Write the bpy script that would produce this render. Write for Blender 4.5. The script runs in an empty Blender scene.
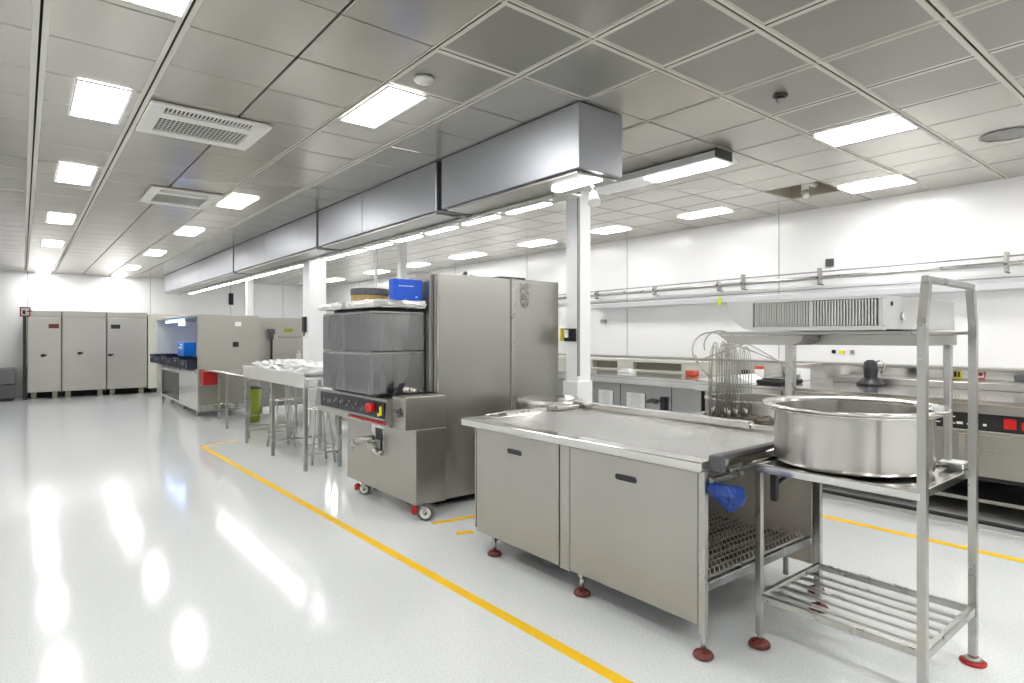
import bpy, bmesh, math, random
from mathutils import Vector, Matrix
random.seed(7)
S = bpy.context.scene
COL = S.collection
PI = math.pi

# ------------------------------------------------------------------ camera, world, exposure
TH = math.atan2(490, 607)
cam_d = bpy.data.cameras.new('camera')
cam = bpy.data.objects.new('camera', cam_d)
COL.objects.link(cam)
cam.location = (0, 0, 1.425)
cam.rotation_euler = (PI / 2, 0, -TH)
cam_d.sensor_width = 36
cam_d.lens = 607 / 1024 * 36
cam_d.shift_y = -5.5 / 1024
cam_d.clip_start = 0.05
cam_d.clip_end = 100
S.camera = cam
W = bpy.data.worlds.new('world')
W.use_nodes = True
W.node_tree.nodes['Background'].inputs[0].default_value = (0.9, 0.95, 1, 1)
W.node_tree.nodes['Background'].inputs[1].default_value = 0.5
S.world = W
S.view_settings.view_transform = 'Standard'
S.view_settings.look = 'None'
S.view_settings.gamma = 1
S.view_settings.use_curve_mapping = False
S.view_settings.exposure = 1.1
LIGHT = 13.0          # strength of the ceiling light panels

ZC = 2.925            # ceiling height
XR, YB, XL, YF = 7.3, 18.2, -2.6, -2.6   # right wall, far wall, left wall, wall behind

# ------------------------------------------------------------------ materials
MATS = {}
def nodes(name):
    m = bpy.data.materials.new(name); m.use_nodes = True
    nt = m.node_tree
    return m, nt, nt.nodes['Principled BSDF']
def mat(name, col, rough=0.5, metal=0.0, noise=None, bump=None, emit=None, spec=None, trans=None, coat=None):
    """noise=(scale xyz, amount) varies base colour; bump=(scale xyz, strength)"""
    if name in MATS: return MATS[name]
    m, nt, b = nodes(name)
    c = (*col, 1)
    b.inputs['Base Color'].default_value = c
    b.inputs['Roughness'].default_value = rough
    b.inputs['Metallic'].default_value = metal
    if spec is not None: b.inputs['Specular IOR Level'].default_value = spec
    if trans: b.inputs['Transmission Weight'].default_value = trans
    if coat: b.inputs['Coat Weight'].default_value = coat; b.inputs['Coat Roughness'].default_value = 0.08
    tc = nt.nodes.new('ShaderNodeTexCoord')
    def ntex(sc, detail=4):
        mp = nt.nodes.new('ShaderNodeMapping'); mp.inputs['Scale'].default_value = sc
        nt.links.new(tc.outputs['Object'], mp.inputs['Vector'])
        n = nt.nodes.new('ShaderNodeTexNoise'); n.inputs['Scale'].default_value = 1; n.inputs['Detail'].default_value = detail
        nt.links.new(mp.outputs['Vector'], n.inputs['Vector'])
        return n
    if noise:
        n = ntex(noise[0]); a = noise[1]
        mx = nt.nodes.new('ShaderNodeMix'); mx.data_type = 'RGBA'
        mx.inputs[6].default_value = tuple(max(0, v * (1 - a)) for v in col) + (1,)
        mx.inputs[7].default_value = tuple(min(1, v * (1 + a)) for v in col) + (1,)
        nt.links.new(n.outputs['Fac'], mx.inputs[0]); nt.links.new(mx.outputs[2], b.inputs['Base Color'])
        mr = nt.nodes.new('ShaderNodeMapRange')
        mr.inputs[3].default_value = rough * (1 - a); mr.inputs[4].default_value = min(1, rough * (1 + a))
        nt.links.new(n.outputs['Fac'], mr.inputs[0]); nt.links.new(mr.outputs[0], b.inputs['Roughness'])
    if bump:
        n = ntex(bump[0], 2)
        bp = nt.nodes.new('ShaderNodeBump'); bp.inputs['Strength'].default_value = bump[1]; bp.inputs['Distance'].default_value = 0.01
        nt.links.new(n.outputs['Fac'], bp.inputs['Height']); nt.links.new(bp.outputs[0], b.inputs['Normal'])
    if emit:
        b.inputs['Emission Color'].default_value = (*emit[0], 1)
        b.inputs['Emission Strength'].default_value = emit[1]
    MATS[name] = m
    return m

STEEL = mat('brushed_steel', (.47, .462, .44), .34, 1, ((1.5, 1.5, 3), .08))
STEELV = mat('satin_steel_vertical', (.455, .44, .405), .36, 1, ((2.2, 2.2, 1.6), .09))
STEELD = mat('dark_steel', (.30, .30, .305), .27, 1, ((7, 7, 1.2), .30))
STEELB = mat('bright_steel', (.74, .73, .71), .16, 1, ((6, 6, 6), .12))
DUCT = mat('duct_steel', (.40, .415, .45), .42, 1, ((1.2, .8, 2), .12))
TUBE = mat('tube_steel', (.50, .495, .475), .28, 1, ((8, 8, 8), .1))
WIRE = mat('wire_steel', (.50, .49, .46), .3, 1)
PAINTP = mat('satin_panel', (.47, .455, .42), .33, .6, ((1.5, 1.5, 1.5), .06))
WALLM = mat('white_wall_panel', (.95, .955, .965), .22, 0, ((.6, .6, .6), .012))
WHITE = mat('white_paint', (.93, .94, .95), .3)
APRON = mat('bright_apron', (.78, .77, .74), .25, .35, ((4, 4, 4), .08))
PANS = mat('spun_pan_steel', (.60, .585, .56), .27, 1)
_nt = PANS.node_tree; _p = _nt.nodes['Principled BSDF']; _tg = _nt.nodes.new('ShaderNodeTangent'); _tg.direction_type = 'RADIAL'; _tg.axis = 'Z'
_nt.links.new(_tg.outputs[0], _p.inputs['Tangent']); _p.inputs['Anisotropic'].default_value = .9; _p.inputs['Anisotropic Rotation'].default_value = 0.25
OFFW = mat('offwhite_plastic', (.74, .73, .69), .45)
BLACK = mat('black_plastic', (.015, .015, .017), .4)
RUBB = mat('black_gap', (.01, .01, .01), .8)
DKG = mat('dark_grey', (.10, .10, .105), .5)
GREY = mat('mid_grey_paint', (.33, .34, .34), .45, .3)
RED = mat('red_plastic', (.42, .012, .012), .35)
REDD = mat('worn_red_rubber', (.16, .03, .022), .4, 0, ((45, 45, 45), .95))
REDL = mat('red_indicator', (.45, .008, .008), .3, emit=((1, .02, .02), .05))
YEL = mat('yellow_floor_tape', (.95, .58, .008), .45)
YELS = mat('yellow_sign', (.85, .72, .02), .5)
BLUE = mat('blue_box', (.005, .09, .60), .35)
BLUEB = mat('blue_plastic_bag', (.003, .04, .26), .3, 0, ((20, 20, 20), .4), ((30, 30, 30), .8))
PALE = mat('pale_print', (.65, .78, .95), .5)
INK = mat('grey_ink', (.25, .26, .28), .6)
PAPER = mat('paper', (.85, .86, .87), .6)
TAN = mat('tan_wood', (.42, .29, .11), .5, 0, ((30, 30, 4), .3))
FOIL = mat('crumpled_foil', (.75, .75, .74), .28, .85, None, ((25, 25, 25), .9))
NAVY = mat('navy_crate', (.012, .02, .045), .4)
ORNG = mat('orange_plastic', (.62, .10, .05), .4)
GREEN = mat('lime_plastic', (.30, .38, .03), .5)
STONE = mat('warm_grey_block', (.38, .35, .28), .8)
HOODG = mat('painted_grille', (.60, .60, .59), .35, .3)
BLUEL = mat('blue_lamp', (.1, .2, .9), .3, emit=((.3, .45, 1), 4))
LAMP = mat('light_diffuser', (1, 1, 1), .5, emit=((1, .985, .96), LIGHT))
LAMP2 = mat('tube_diffuser', (1, 1, 1), .5, emit=((1, .99, .97), LIGHT * .85))
SHINE = mat('clear_film', (.80, .81, .82), .12, .1, None, ((30, 30, 30), 1.0))

def floor_mat():
    m, nt, b = nodes('grey_white_epoxy')
    tc = nt.nodes.new('ShaderNodeTexCoord')
    n = nt.nodes.new('ShaderNodeTexNoise'); n.inputs['Scale'].default_value = 90; n.inputs['Detail'].default_value = 3
    n2 = nt.nodes.new('ShaderNodeTexNoise'); n2.inputs['Scale'].default_value = .5; n2.inputs['Detail'].default_value = 3
    nt.links.new(tc.outputs['Object'], n.inputs['Vector']); nt.links.new(tc.outputs['Object'], n2.inputs['Vector'])
    cr = nt.nodes.new('ShaderNodeValToRGB')
    cr.color_ramp.elements[0].position = .3; cr.color_ramp.elements[0].color = (.66, .69, .70, 1)
    cr.color_ramp.elements[1].position = .7; cr.color_ramp.elements[1].color = (.80, .83, .83, 1)
    nt.links.new(n.outputs['Fac'], cr.inputs[0]); nt.links.new(cr.outputs[0], b.inputs['Base Color'])
    mr = nt.nodes.new('ShaderNodeMapRange'); mr.inputs[3].default_value = .09; mr.inputs[4].default_value = .13
    nt.links.new(n2.outputs['Fac'], mr.inputs[0]); nt.links.new(mr.outputs[0], b.inputs['Roughness'])
    n3 = nt.nodes.new('ShaderNodeTexNoise'); n3.inputs['Scale'].default_value = 35; n3.inputs['Detail'].default_value = 2
    nt.links.new(tc.outputs['Object'], n3.inputs['Vector'])
    bp = nt.nodes.new('ShaderNodeBump'); bp.inputs['Strength'].default_value = .03; bp.inputs['Distance'].default_value = .006
    nt.links.new(n3.outputs['Fac'], bp.inputs['Height']); nt.links.new(bp.outputs[0], b.inputs['Normal'])
    b.inputs['Specular IOR Level'].default_value = .6
    return m
FLOOR = floor_mat()

def perf_mat(name, col, hole, period, thr, metal, rough):
    m, nt, b = nodes(name)
    tc = nt.nodes.new('ShaderNodeTexCoord'); sp = nt.nodes.new('ShaderNodeSeparateXYZ')
    nt.links.new(tc.outputs['Object'], sp.inputs[0])
    def sn(ch):
        a = nt.nodes.new('ShaderNodeMath'); a.operation = 'MULTIPLY'; a.inputs[1].default_value = 2 * PI / period
        nt.links.new(sp.outputs[ch], a.inputs[0])
        s = nt.nodes.new('ShaderNodeMath'); s.operation = 'SINE'; nt.links.new(a.outputs[0], s.inputs[0]); return s
    x, y = sn(0), sn(1)
    ad = nt.nodes.new('ShaderNodeMath'); ad.operation = 'ADD'
    nt.links.new(x.outputs[0], ad.inputs[0]); nt.links.new(y.outputs[0], ad.inputs[1])
    gt = nt.nodes.new('ShaderNodeMath'); gt.operation = 'GREATER_THAN'; gt.inputs[1].default_value = thr
    nt.links.new(ad.outputs[0], gt.inputs[0])
    mx = nt.nodes.new('ShaderNodeMix'); mx.data_type = 'RGBA'
    mx.inputs[6].default_value = (*col, 1); mx.inputs[7].default_value = (*hole, 1)
    nt.links.new(gt.outputs[0], mx.inputs[0]); nt.links.new(mx.outputs[2], b.inputs['Base Color'])
    b.inputs['Metallic'].default_value = metal; b.inputs['Roughness'].default_value = rough
    return m
CEILA = mat('ceiling_tile', (.50, .475, .43), .21, .55, ((.9, .9, .9), .05))
CEILP = perf_mat('perforated_ceiling_tile', (.40, .385, .35), (.13, .13, .125), .0085, .75, .5, .30)
CEILB = mat('ceiling_bar', (.66, .64, .58), .4, .2)
DRAIN = perf_mat('perforated_drain_sheet', (.66, .66, .65), (.25, .25, .24), .018, .7, 1, .2)
_nt = DRAIN.node_tree; _n = _nt.nodes.new('ShaderNodeTexNoise'); _n.inputs['Scale'].default_value = 70; _tc = _nt.nodes.new('ShaderNodeTexCoord')
_nt.links.new(_tc.outputs['Object'], _n.inputs['Vector']); _b = _nt.nodes.new('ShaderNodeBump'); _b.inputs['Strength'].default_value = 1; _b.inputs['Distance'].default_value = .02
_nt.links.new(_n.outputs['Fac'], _b.inputs['Height']); _nt.links.new(_b.outputs[0], _nt.nodes['Principled BSDF'].inputs['Normal'])

# ------------------------------------------------------------------ mesh helpers (world coordinates)
class MB:
    def __init__(s): s.bm = bmesh.new()
    def _new(s, fn):
        before = set(s.bm.faces); vb = set(s.bm.verts)
        fn()
        return [v for v in s.bm.verts if v not in vb]
    def box(s, x0, x1, y0, y1, z0, z1, bev=0.0, rot=None, mi=0, seg=1):
        bm = bmesh.new()
        vs = [bm.verts.new((x, y, z)) for x in (x0, x1) for y in (y0, y1) for z in (z0, z1)]
        for f in ((0,1,3,2),(4,6,7,5),(0,4,5,1),(2,3,7,6),(0,2,6,4),(1,5,7,3)):
            bm.faces.new([vs[i] for i in f])
        bmesh.ops.recalc_face_normals(bm, faces=bm.faces[:])
        if bev > 0:
            bmesh.ops.bevel(bm, geom=bm.edges[:], offset=bev, segments=seg, profile=.5, affect='EDGES')
        if rot:
            c = Vector(((x0+x1)/2, (y0+y1)/2, (z0+z1)/2)) if len(rot) == 2 else Vector(rot[2])
            bmesh.ops.rotate(bm, verts=bm.verts[:], cent=c, matrix=Matrix.Rotation(rot[0], 3, rot[1]))
        s._merge(bm, mi); return s
    def _merge(s, bm, mi=0, smooth=False):
        mp = {}
        for v in bm.verts: mp[v] = s.bm.verts.new(v.co)
        for f in bm.faces:
            try: nf = s.bm.faces.new([mp[v] for v in f.verts])
            except ValueError: continue
            nf.material_index = mi; nf.smooth = smooth or f.smooth
        bm.free()
    def cyl(s, p, q, r, r2=None, n=16, caps=True, mi=0, smooth=True):
        p, q = Vector(p), Vector(q); r2 = r if r2 is None else r2
        d = (q - p).normalized()
        a = d.orthogonal().normalized(); b = d.cross(a)
        A = []; B = []
        for i in range(n):
            t = 2 * PI * i / n; o = a * math.cos(t) + b * math.sin(t)
            A.append(s.bm.verts.new(p + o * r)); B.append(s.bm.verts.new(q + o * r2))
        for i in range(n):
            f = s.bm.faces.new((A[i], A[(i+1) % n], B[(i+1) % n], B[i])); f.smooth = smooth; f.material_index = mi
        if caps:
            f = s.bm.faces.new(A[::-1]); f.material_index = mi
            f = s.bm.faces.new(B); f.material_index = mi
        return s
    def lathe(s, cx, cy, prof, n=48, mi=0):
        rings = []
        pr = [prof[0]]          # hold the shading of long flat or straight stretches with edge loops
        for (ra, za), (rb, zb) in zip(prof, prof[1:]):
            L = math.hypot(rb-ra, zb-za)
            if L > .025:
                e = .003/L
                pr += [(ra+(rb-ra)*e, za+(zb-za)*e), (rb+(ra-rb)*e, zb+(za-zb)*e)]
            pr.append((rb, zb))
        for r, z in pr:
            rings.append([s.bm.verts.new((cx + r * math.cos(2*PI*i/n), cy + r * math.sin(2*PI*i/n), z)) for i in range(n)] if r > 1e-6 else [s.bm.verts.new((cx, cy, z))])
        for A, B in zip(rings, rings[1:]):
            for i in range(n):
                j = (i + 1) % n
                if len(A) == 1 and len(B) == 1: continue
                if len(A) == 1: f = s.bm.faces.new((A[0], B[i], B[j]))
                elif len(B) == 1: f = s.bm.faces.new((A[i], A[j], B[0]))
                else: f = s.bm.faces.new((A[i], A[j], B[j], B[i]))
                f.smooth = True; f.material_index = mi
        return s
    def tube(s, pts, r, n=8, mi=0, closed=False):
        pts = [Vector(p) for p in pts]; rings = []
        N = len(pts)
        prev = None
        for k, p in enumerate(pts):
            if closed: d = pts[(k+1) % N] - pts[k-1]
            else: d = pts[min(k+1, N-1)] - pts[max(k-1, 0)]
            d.normalize()
            if prev is None: a = d.orthogonal().normalized()
            else:
                a = prev - d * prev.dot(d)
                a = a.normalized() if a.length > 1e-5 else d.orthogonal().normalized()
            prev = a; b = d.cross(a)
            rings.append([s.bm.verts.new(p + (a * math.cos(2*PI*i/n) + b * math.sin(2*PI*i/n)) * r) for i in range(n)])
        prs = list(zip(rings, rings[1:])) + ([(rings[-1], rings[0])] if closed else [])
        for A, B in prs:
            for i in range(n):
                f = s.bm.faces.new((A[i], A[(i+1) % n], B[(i+1) % n], B[i])); f.smooth = True; f.material_index = mi
        if not closed:
            s.bm.faces.new(rings[0][::-1]).material_index = mi; s.bm.faces.new(rings[-1]).material_index = mi
        return s
    def prism(s, poly, axis, a0, a1, mi=0):
        """poly: 2-D points in the plane across axis ('x': (y,z), 'y': (x,z), 'z': (x,y))"""
        def P(u, v, a): return {'x': (a, u, v), 'y': (u, a, v), 'z': (u, v, a)}[axis]
        A = [s.bm.verts.new(P(u, v, a0)) for u, v in poly]; B = [s.bm.verts.new(P(u, v, a1)) for u, v in poly]
        n = len(poly)
        for i in range(n): s.bm.faces.new((A[i], A[(i+1) % n], B[(i+1) % n], B[i])).material_index = mi
        s.bm.faces.new(A[::-1]).material_index = mi; s.bm.faces.new(B).material_index = mi
        return s
    def sphere(s, c, r, sc=(1,1,1), n=14, mi=0):
        bm = bmesh.new(); bmesh.ops.create_uvsphere(bm, u_segments=n, v_segments=max(6, n//2+2), radius=r)
        for v in bm.verts: v.co = Vector((v.co.x*sc[0]+c[0], v.co.y*sc[1]+c[1], v.co.z*sc[2]+c[2]))
        s._merge(bm, mi, True); return s
    def lump(s, x0, x1, y0, y1, z0, z1, amp, nx=14, ny=14, nz=3, seed=1, mi=0, rnd=.5):
        """crumpled soft pack: a box grid with rounded, jittered surface"""
        rr = random.Random(seed)
        bm = bmesh.new(); bmesh.ops.create_cube(bm, size=2)
        bmesh.ops.subdivide_edges(bm, edges=bm.edges[:], cuts=9, use_grid_fill=True)
        for v in bm.verts:
            p = v.co.copy(); l = p.length
            q = p.lerp(p.normalized() * 1.25, rnd) if l else p
            v.co = Vector(((x0+x1)/2 + q.x*(x1-x0)/2 + rr.uniform(-amp, amp), (y0+y1)/2 + q.y*(y1-y0)/2 + rr.uniform(-amp, amp),
                           max(z0, (z0+z1)/2 + q.z*(z1-z0)/2 + rr.uniform(-amp, amp))))
        s._merge(bm, mi, False); return s
    def obj(s, name, mats, parent=None, base=None):
        off = Vector((0, 0, 0))
        if parent is not None: off = Vector(WORLD[parent.name])
        elif base is not None: off = Vector(base)
        bmesh.ops.recalc_face_normals(s.bm, faces=s.bm.faces[:])
        for v in s.bm.verts: v.co -= off
        me = bpy.data.meshes.new(name); s.bm.to_mesh(me); s.bm.free()
        for m in (mats if isinstance(mats, (list, tuple)) else [mats]): me.materials.append(m)
        o = bpy.data.objects.new(name, me); COL.objects.link(o)
        if parent is not None:
            o.parent = parent; WORLD[o.name] = tuple(off)
        else:
            o.location = off; WORLD[o.name] = tuple(off)
        return o
WORLD = {}
def thing(name, loc, label, cat, group=None):
    o = bpy.data.objects.new(name, None); COL.objects.link(o)
    o.location = loc; o.empty_display_size = .1
    WORLD[o.name] = tuple(loc)
    o['label'] = label; o['category'] = cat
    if group: o['group'] = group
    return o
def tag(o, label, cat, group=None, kind=None):
    o['label'] = label; o['category'] = cat
    if group: o['group'] = group
    if kind: o['kind'] = kind
    return o
def struct(mb, name, m, base=(0,0,0)):
    o = mb.obj(name, m, None, base); o['kind'] = 'structure'; return o
def lab(o, s): o['label'] = s; return o
def dup(o, parent=None, loc=None, label=None, group=None):
    c = o.copy(); COL.objects.link(c)
    if parent is not None: c.parent = parent
    if loc is not None: c.location = loc
    if label: c['label'] = label
    if group: c['group'] = group
    for ch in [x for x in list(o.children)]: dup(ch, c)
    return c
def text(name, s, size, loc, rot, m, parent=None):
    cu = bpy.data.curves.new(name, 'FONT'); cu.body = s; cu.size = size; cu.extrude = .0008; cu.align_x = 'CENTER'; cu.align_y = 'CENTER'
    t = bpy.data.objects.new('tmp', cu); COL.objects.link(t)
    bpy.context.view_layer.update()
    me = bpy.data.meshes.new_from_object(t); bpy.data.objects.remove(t)
    me.materials.clear(); me.materials.append(m)
    M = Matrix.Translation(Vector(loc) - (Vector(WORLD[parent.name]) if parent else Vector())) @ rot
    me.transform(M)
    o = bpy.data.objects.new(name, me); COL.objects.link(o)
    if parent: o.parent = parent; WORLD[o.name] = WORLD[parent.name]
    return o
RX = Matrix.Rotation(-PI/2, 4, 'Z') @ Matrix.Rotation(PI/2, 4, 'X')     # text that faces -X
RY = Matrix.Rotation(PI/2, 4, 'X')                                      # text that faces -Y

# ================================================================== SETTING
struct(MB().box(XL, XR, YF, YB, -.1, 0), 'floor', FLOOR)
struct(MB().box(XR, XR+.15, YF, YB, -.1, 3.2), 'wall_right', WALLM)
struct(MB().box(XL-.15, XR+.15, YB, YB+.15, -.1, 3.2), 'wall_back', WALLM)
struct(MB().box(XL-.15, XL, YF, YB, -.1, 3.2), 'wall_left', WALLM)
struct(MB().box(XL-.15, XR+.15, YF-.15, YF, -.1, 3.2), 'wall_front', WALLM)
# seams between wall panels
sm = MB()
for y in (-.4, 3.775, 6.2, 8.6, 11.0, 13.4, 15.8): sm.box(XR-.004, XR, y-.004, y+.004, 0, ZC)
struct(sm, 'trim_2', GREY)
sm = MB()
for x in (-1.6, .1, 2.6, 4.55, 6.0): sm.box(x-.005, x+.005, YB-.004, YB, 0, ZC)
struct(sm, 'trim_3', GREY)

# ceiling tiles
XS = [-2.6, -2.1, -1.55, -1.0, -.46, .07, .60, 1.155, 1.673, 2.237, 2.797, 3.398, 3.98, 4.51, 5.04, 5.55, 6.00, 6.57, 7.3]
YS = [-2.6, -2.0, -1.42, -.83, -.24, .355, .945, 1.54, 2.127, 2.71, 3.27]
y = 3.27
while y < YB - .3: y += .535; YS.append(y)
YS[-1] = YB
ct = MB()
HOLE = (16, 9)
g = .0065
for i in range(len(XS)-1):
    for j in range(len(YS)-1):
        if (i, j) == HOLE: continue
        x0, x1, y0, y1 = XS[i]+g, XS[i+1]-g, YS[j]+(g if j < 11 else .0055), YS[j+1]-(g if j < 11 else .0055)
        perf = (8 <= i <= 12 and YS[j] < 2.1) or (i == 8 and YS[j] < 3.2) or (i in (9,) and YS[j] < 2.6)
        z = ZC
        b = .028 if perf else .004
        dz = .0015 if perf else .004
        vo = [ct.bm.verts.new(p) for p in ((x0,y0,z+dz),(x1,y0,z+dz),(x1,y1,z+dz),(x0,y1,z+dz))]
        vi = [ct.bm.verts.new(p) for p in ((x0+b,y0+b,z),(x1-b,y0+b,z),(x1-b,y1-b,z),(x0+b,y1-b,z))]
        vt = [ct.bm.verts.new(p) for p in ((x0,y0,z+.03),(x1,y0,z+.03),(x1,y1,z+.03),(x0,y1,z+.03))]
        f = ct.bm.faces.new(vi); f.material_index = 1 if perf else 0
        for k in range(4):
            f = ct.bm.faces.new((vo[k], vo[(k+1)%4], vi[(k+1)%4], vi[k])); f.material_index = 2 if perf else 0
            f = ct.bm.faces.new((vt[k], vt[(k+1)%4], vo[(k+1)%4], vo[k])); f.material_index = 0
HX0, HX1, HY0, HY1 = XS[16], XS[17], YS[9], YS[10]
for a in ((XL, HX0, YF, YB), (HX1, XR, YF, YB), (HX0, HX1, YF, HY0), (HX0, HX1, HY1, YB)):
    ct.box(a[0], a[1], a[2], a[3], ZC+.03, ZC+.06, mi=3)
ceil = struct(ct, 'ceiling', [CEILA, CEILP, CEILB, RUBB])
hb = MB()    # the space above the missing tile
hb.box(HX0, HX0+.01, HY0, HY1, ZC, ZC+.5).box(HX1-.01, HX1, HY0, HY1, ZC, ZC+.5).box(HX0+.01, HX1-.01, HY0, HY0+.01, ZC, ZC+.5)
hb.box(HX0+.01, HX1-.01, HY1-.01, HY1, ZC, ZC+.5).box(HX0, HX1, HY0, HY1, ZC+.5, ZC+.51)
struct(hb, 'trim_4', STONE)
# light bars along the main ceiling lines
n = 5
for k, (X, w) in enumerate(((.07, .034), (.60, .03), (1.673, .016), (2.237, .024), (3.398, .012))):
    b = MB()
    for s in (-1, 1):
        b.box(min(X+s*.006, X+s*w), max(X+s*.006, X+s*w), YF, YB, ZC-.004, ZC-.0005)
    struct(b, 'trim_%d' % n, CEILB); n += 1
for k, (Y, w, xa, xb) in enumerate(((.945, .03, 1.67, XR), (1.54, .026, 1.67, XR), (2.127, .022, 1.67, XR))):
    b = MB()
    for s in (-1, 1):
        b.box(xa, xb, min(Y+s*.006, Y+s*w), max(Y+s*.006, Y+s*w), ZC-.003, ZC-.0007)
    struct(b, 'trim_%d' % n, CEILB); n += 1

# ================================================================== CEILING LIGHTS
def panel_light(x0, x1, y0, y1, label, group, z=ZC-.0045):
    t = thing('ceiling_light', ((x0+x1)/2, (y0+y1)/2, z), label, 'light', group)
    f = MB(); w = .014
    f.box(x0-w, x1+w, y0-w, y0, z-.010, z).box(x0-w, x1+w, y1, y1+w, z-.010, z).box(x0-w, x0, y0, y1, z-.010, z).box(x1, x1+w, y0, y1, z-.010, z)
    f.obj('frame', WHITE, t)
    MB().box(x0, x1, y0, y1, z-.007, z-.001).obj('diffuser', LAMP, t)
    return t
ordn = ['nearest', 'second', 'third', 'fourth', 'fifth', 'sixth', 'seventh']
for k, (a, b) in enumerate(((2.47, 3.16), (4.34, 5.04), (6.54, 7.29), (9.3, 10.0), (12.0, 12.7), (15.0, 15.7), (17.3, 18.0))):
    panel_light(.255 if k else .33, .515 if k else .575, a, b, 'white ceiling light panel, %s in the row at the far left' % ordn[k], 'light panels over the left aisle')
for k, (a, b) in enumerate(((3.29, 3.99), (6.83, 7.53), (9.32, 10.02), (12.2, 12.9), (15.2, 15.9), (17.3, 18.0))):
    panel_light(1.71 if k == 0 else 1.74, 1.955 if k == 0 else 1.99, a, b, 'white ceiling light panel, %s in the row beside the metal ducts' % ordn[k], 'light panels beside the ducts')
panel_light(4.61, 4.965, 1.555, 2.11, 'large rectangular ceiling light at upper right, near the black dome sprinkler', 'light panels over the right aisle')
for k, (a, b) in enumerate(((2.12, 2.69), (4.0, 4.6), (5.55, 6.05), (7.06, 7.68), (8.94, 9.75), (10.9, 11.6), (12.7, 13.4), (15.2, 16.2))):
    panel_light(6.38 if k < 2 else 6.32, 6.74 if k == 0 else 6.62, a, b, 'white ceiling light panel near the right wall, %s from the camera' % (ordn+['eighth'])[k], 'light panels along the right wall')
# behind the camera the room goes on with the same lights; the last two are added to brighten the table's right end
for k, (x, yy) in enumerate(((.3, .3), (1.8, -.6), (4.7, -1.4), (6.4, .0), (-1.4, 2.5), (-1.4, 6.5), (-1.4, 11), (.3, -1.8), (2.9, -1.6), (3.0, -.6), (4.7, -.35))):
    panel_light(x, x+.3, yy, yy+.65, 'unseen white ceiling light panel outside the photographed part of the room', 'light panels outside the view')

# trough lights hung under the ceiling
ya, yb = 2.73, 4.15
t = thing('batten_light', (4.44, 3.4, ZC-.001), 'white trough light with a black end cap, hung right of the duct end', 'light')
h = MB(); z1 = ZC-.001
h.prism([(4.27, z1-.085), (4.31, z1-.012), (4.37, z1), (4.51, z1), (4.61, z1-.06), (4.59, z1-.075), (4.55, z1-.085)], 'y', ya, yb)
h.obj('housing', WHITE, t)
MB().box(4.34, 4.53, ya+.04, ya+.76, z1-.093, z1-.086).obj('diffuser', LAMP2, t)
MB().box(4.265, 4.50, ya-.013, ya-.001, z1-.08, z1-.004, .004).obj('end_cap', BLACK, t)

# ================================================================== DUCTS / HOODS
DX0, DX1, DZ = 2.755, 3.17, 2.498
def duct(y0, y1, seams, label, lamps, dz=0):
    t = thing('extraction_duct', ((DX0+DX1)/2, y0, DZ), label, 'duct', 'steel extraction ducts under the ceiling')
    prev = y0
    bounds = [y0] + seams + [y1]
    c = MB()
    for a, b in zip(bounds, bounds[1:]):
        c.box(DX0, DX1, a+.004, b-.004, DZ+dz, ZC-.008, .004)
    c.obj('casing', DUCT, t)
    r = MB()     # lower return flange
    r.box(DX0+.03, DX1-.005, y0+.05, y1-.05, DZ+dz-.022, DZ+dz-.001, .003)
    r.obj('bottom_tray', STEEL, t)
    for (a, b) in lamps:
        l = MB().box(DX0+.19, DX0+.27, a, b, DZ+dz-.036, DZ+dz-.023, .003).obj('under_lamp', LAMP2, t)
    return t
d1 = duct(2.73, 4.365, [], 'steel extraction duct nearest the camera, with an open end face', [(2.78, 3.20)])
d2 = duct(4.445, 7.10, [5.9], 'steel extraction duct second from the camera, behind a black gap', [])
d3 = duct(7.17, 10.80, [7.75, 9.14], 'steel extraction duct third from the camera, in three panels', [])
d4 = duct(10.88, 17.2, [13.29, 15.26], 'steel extraction duct farthest from the camera, by the far wall', [])
# dark joint plates between the ducts
for k, (y0, y1, w) in enumerate(((4.368, 4.442, 'nearest'), (7.103, 7.167, 'middle'), (10.803, 10.877, 'farthest'))):
    o = MB().box(DX0+.03, DX1-.01, y0, y1, DZ+.002, ZC-.008).obj('joint_gasket', RUBB, None, (DX0+.2, y0, DZ))
    tag(o, 'black joint strip between two steel ducts, %s of the three' % w, 'joint', 'black duct joints')
# thin conduit with clips under the ducts
o = MB().tube([(3.05, 3.3, 2.462), (3.05, 8, 2.462), (3.05, 17, 2.462)], .013).obj('conduit_pipe', TUBE, None, (3.05, 3.3, 2.45))
tag(o, 'thin steel conduit pipe running along beneath the extraction ducts', 'pipe')
# a lamp rail along the far lower edge of the ducts, with slim lamps under it
tag(MB().box(3.171, 3.40, 3.35, 17.2, 2.515, 2.53).box(3.171, 3.185, 3.35, 17.2, 2.531, 2.57).box(3.39, 3.40, 3.35, 17.2, 2.531, 2.56).obj('lamp_rail', STEEL, None, (3.28, 3.35, 2.515)), 'long steel lamp rail fixed along the lower edge of the ducts', 'rail')
for k in range(20):
    a = 3.62 + k*.68; b = a + .53
    t = thing('strip_light', (3.31, (a+b)/2, 2.49), 'slim white strip light under the duct rail, number %d counting from the camera' % (k+1) if k else 'slim white strip light under the duct rail, nearest the camera', 'light', 'slim strip lights under the duct rail')
    MB().box(3.27, 3.35, a, b, 2.4985, 2.5145, .003).obj('housing', WHITE, t)
    MB().box(3.275, 3.345, a+.01, b-.01, 2.490, 2.498).obj('diffuser', LAMP2, t)
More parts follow.
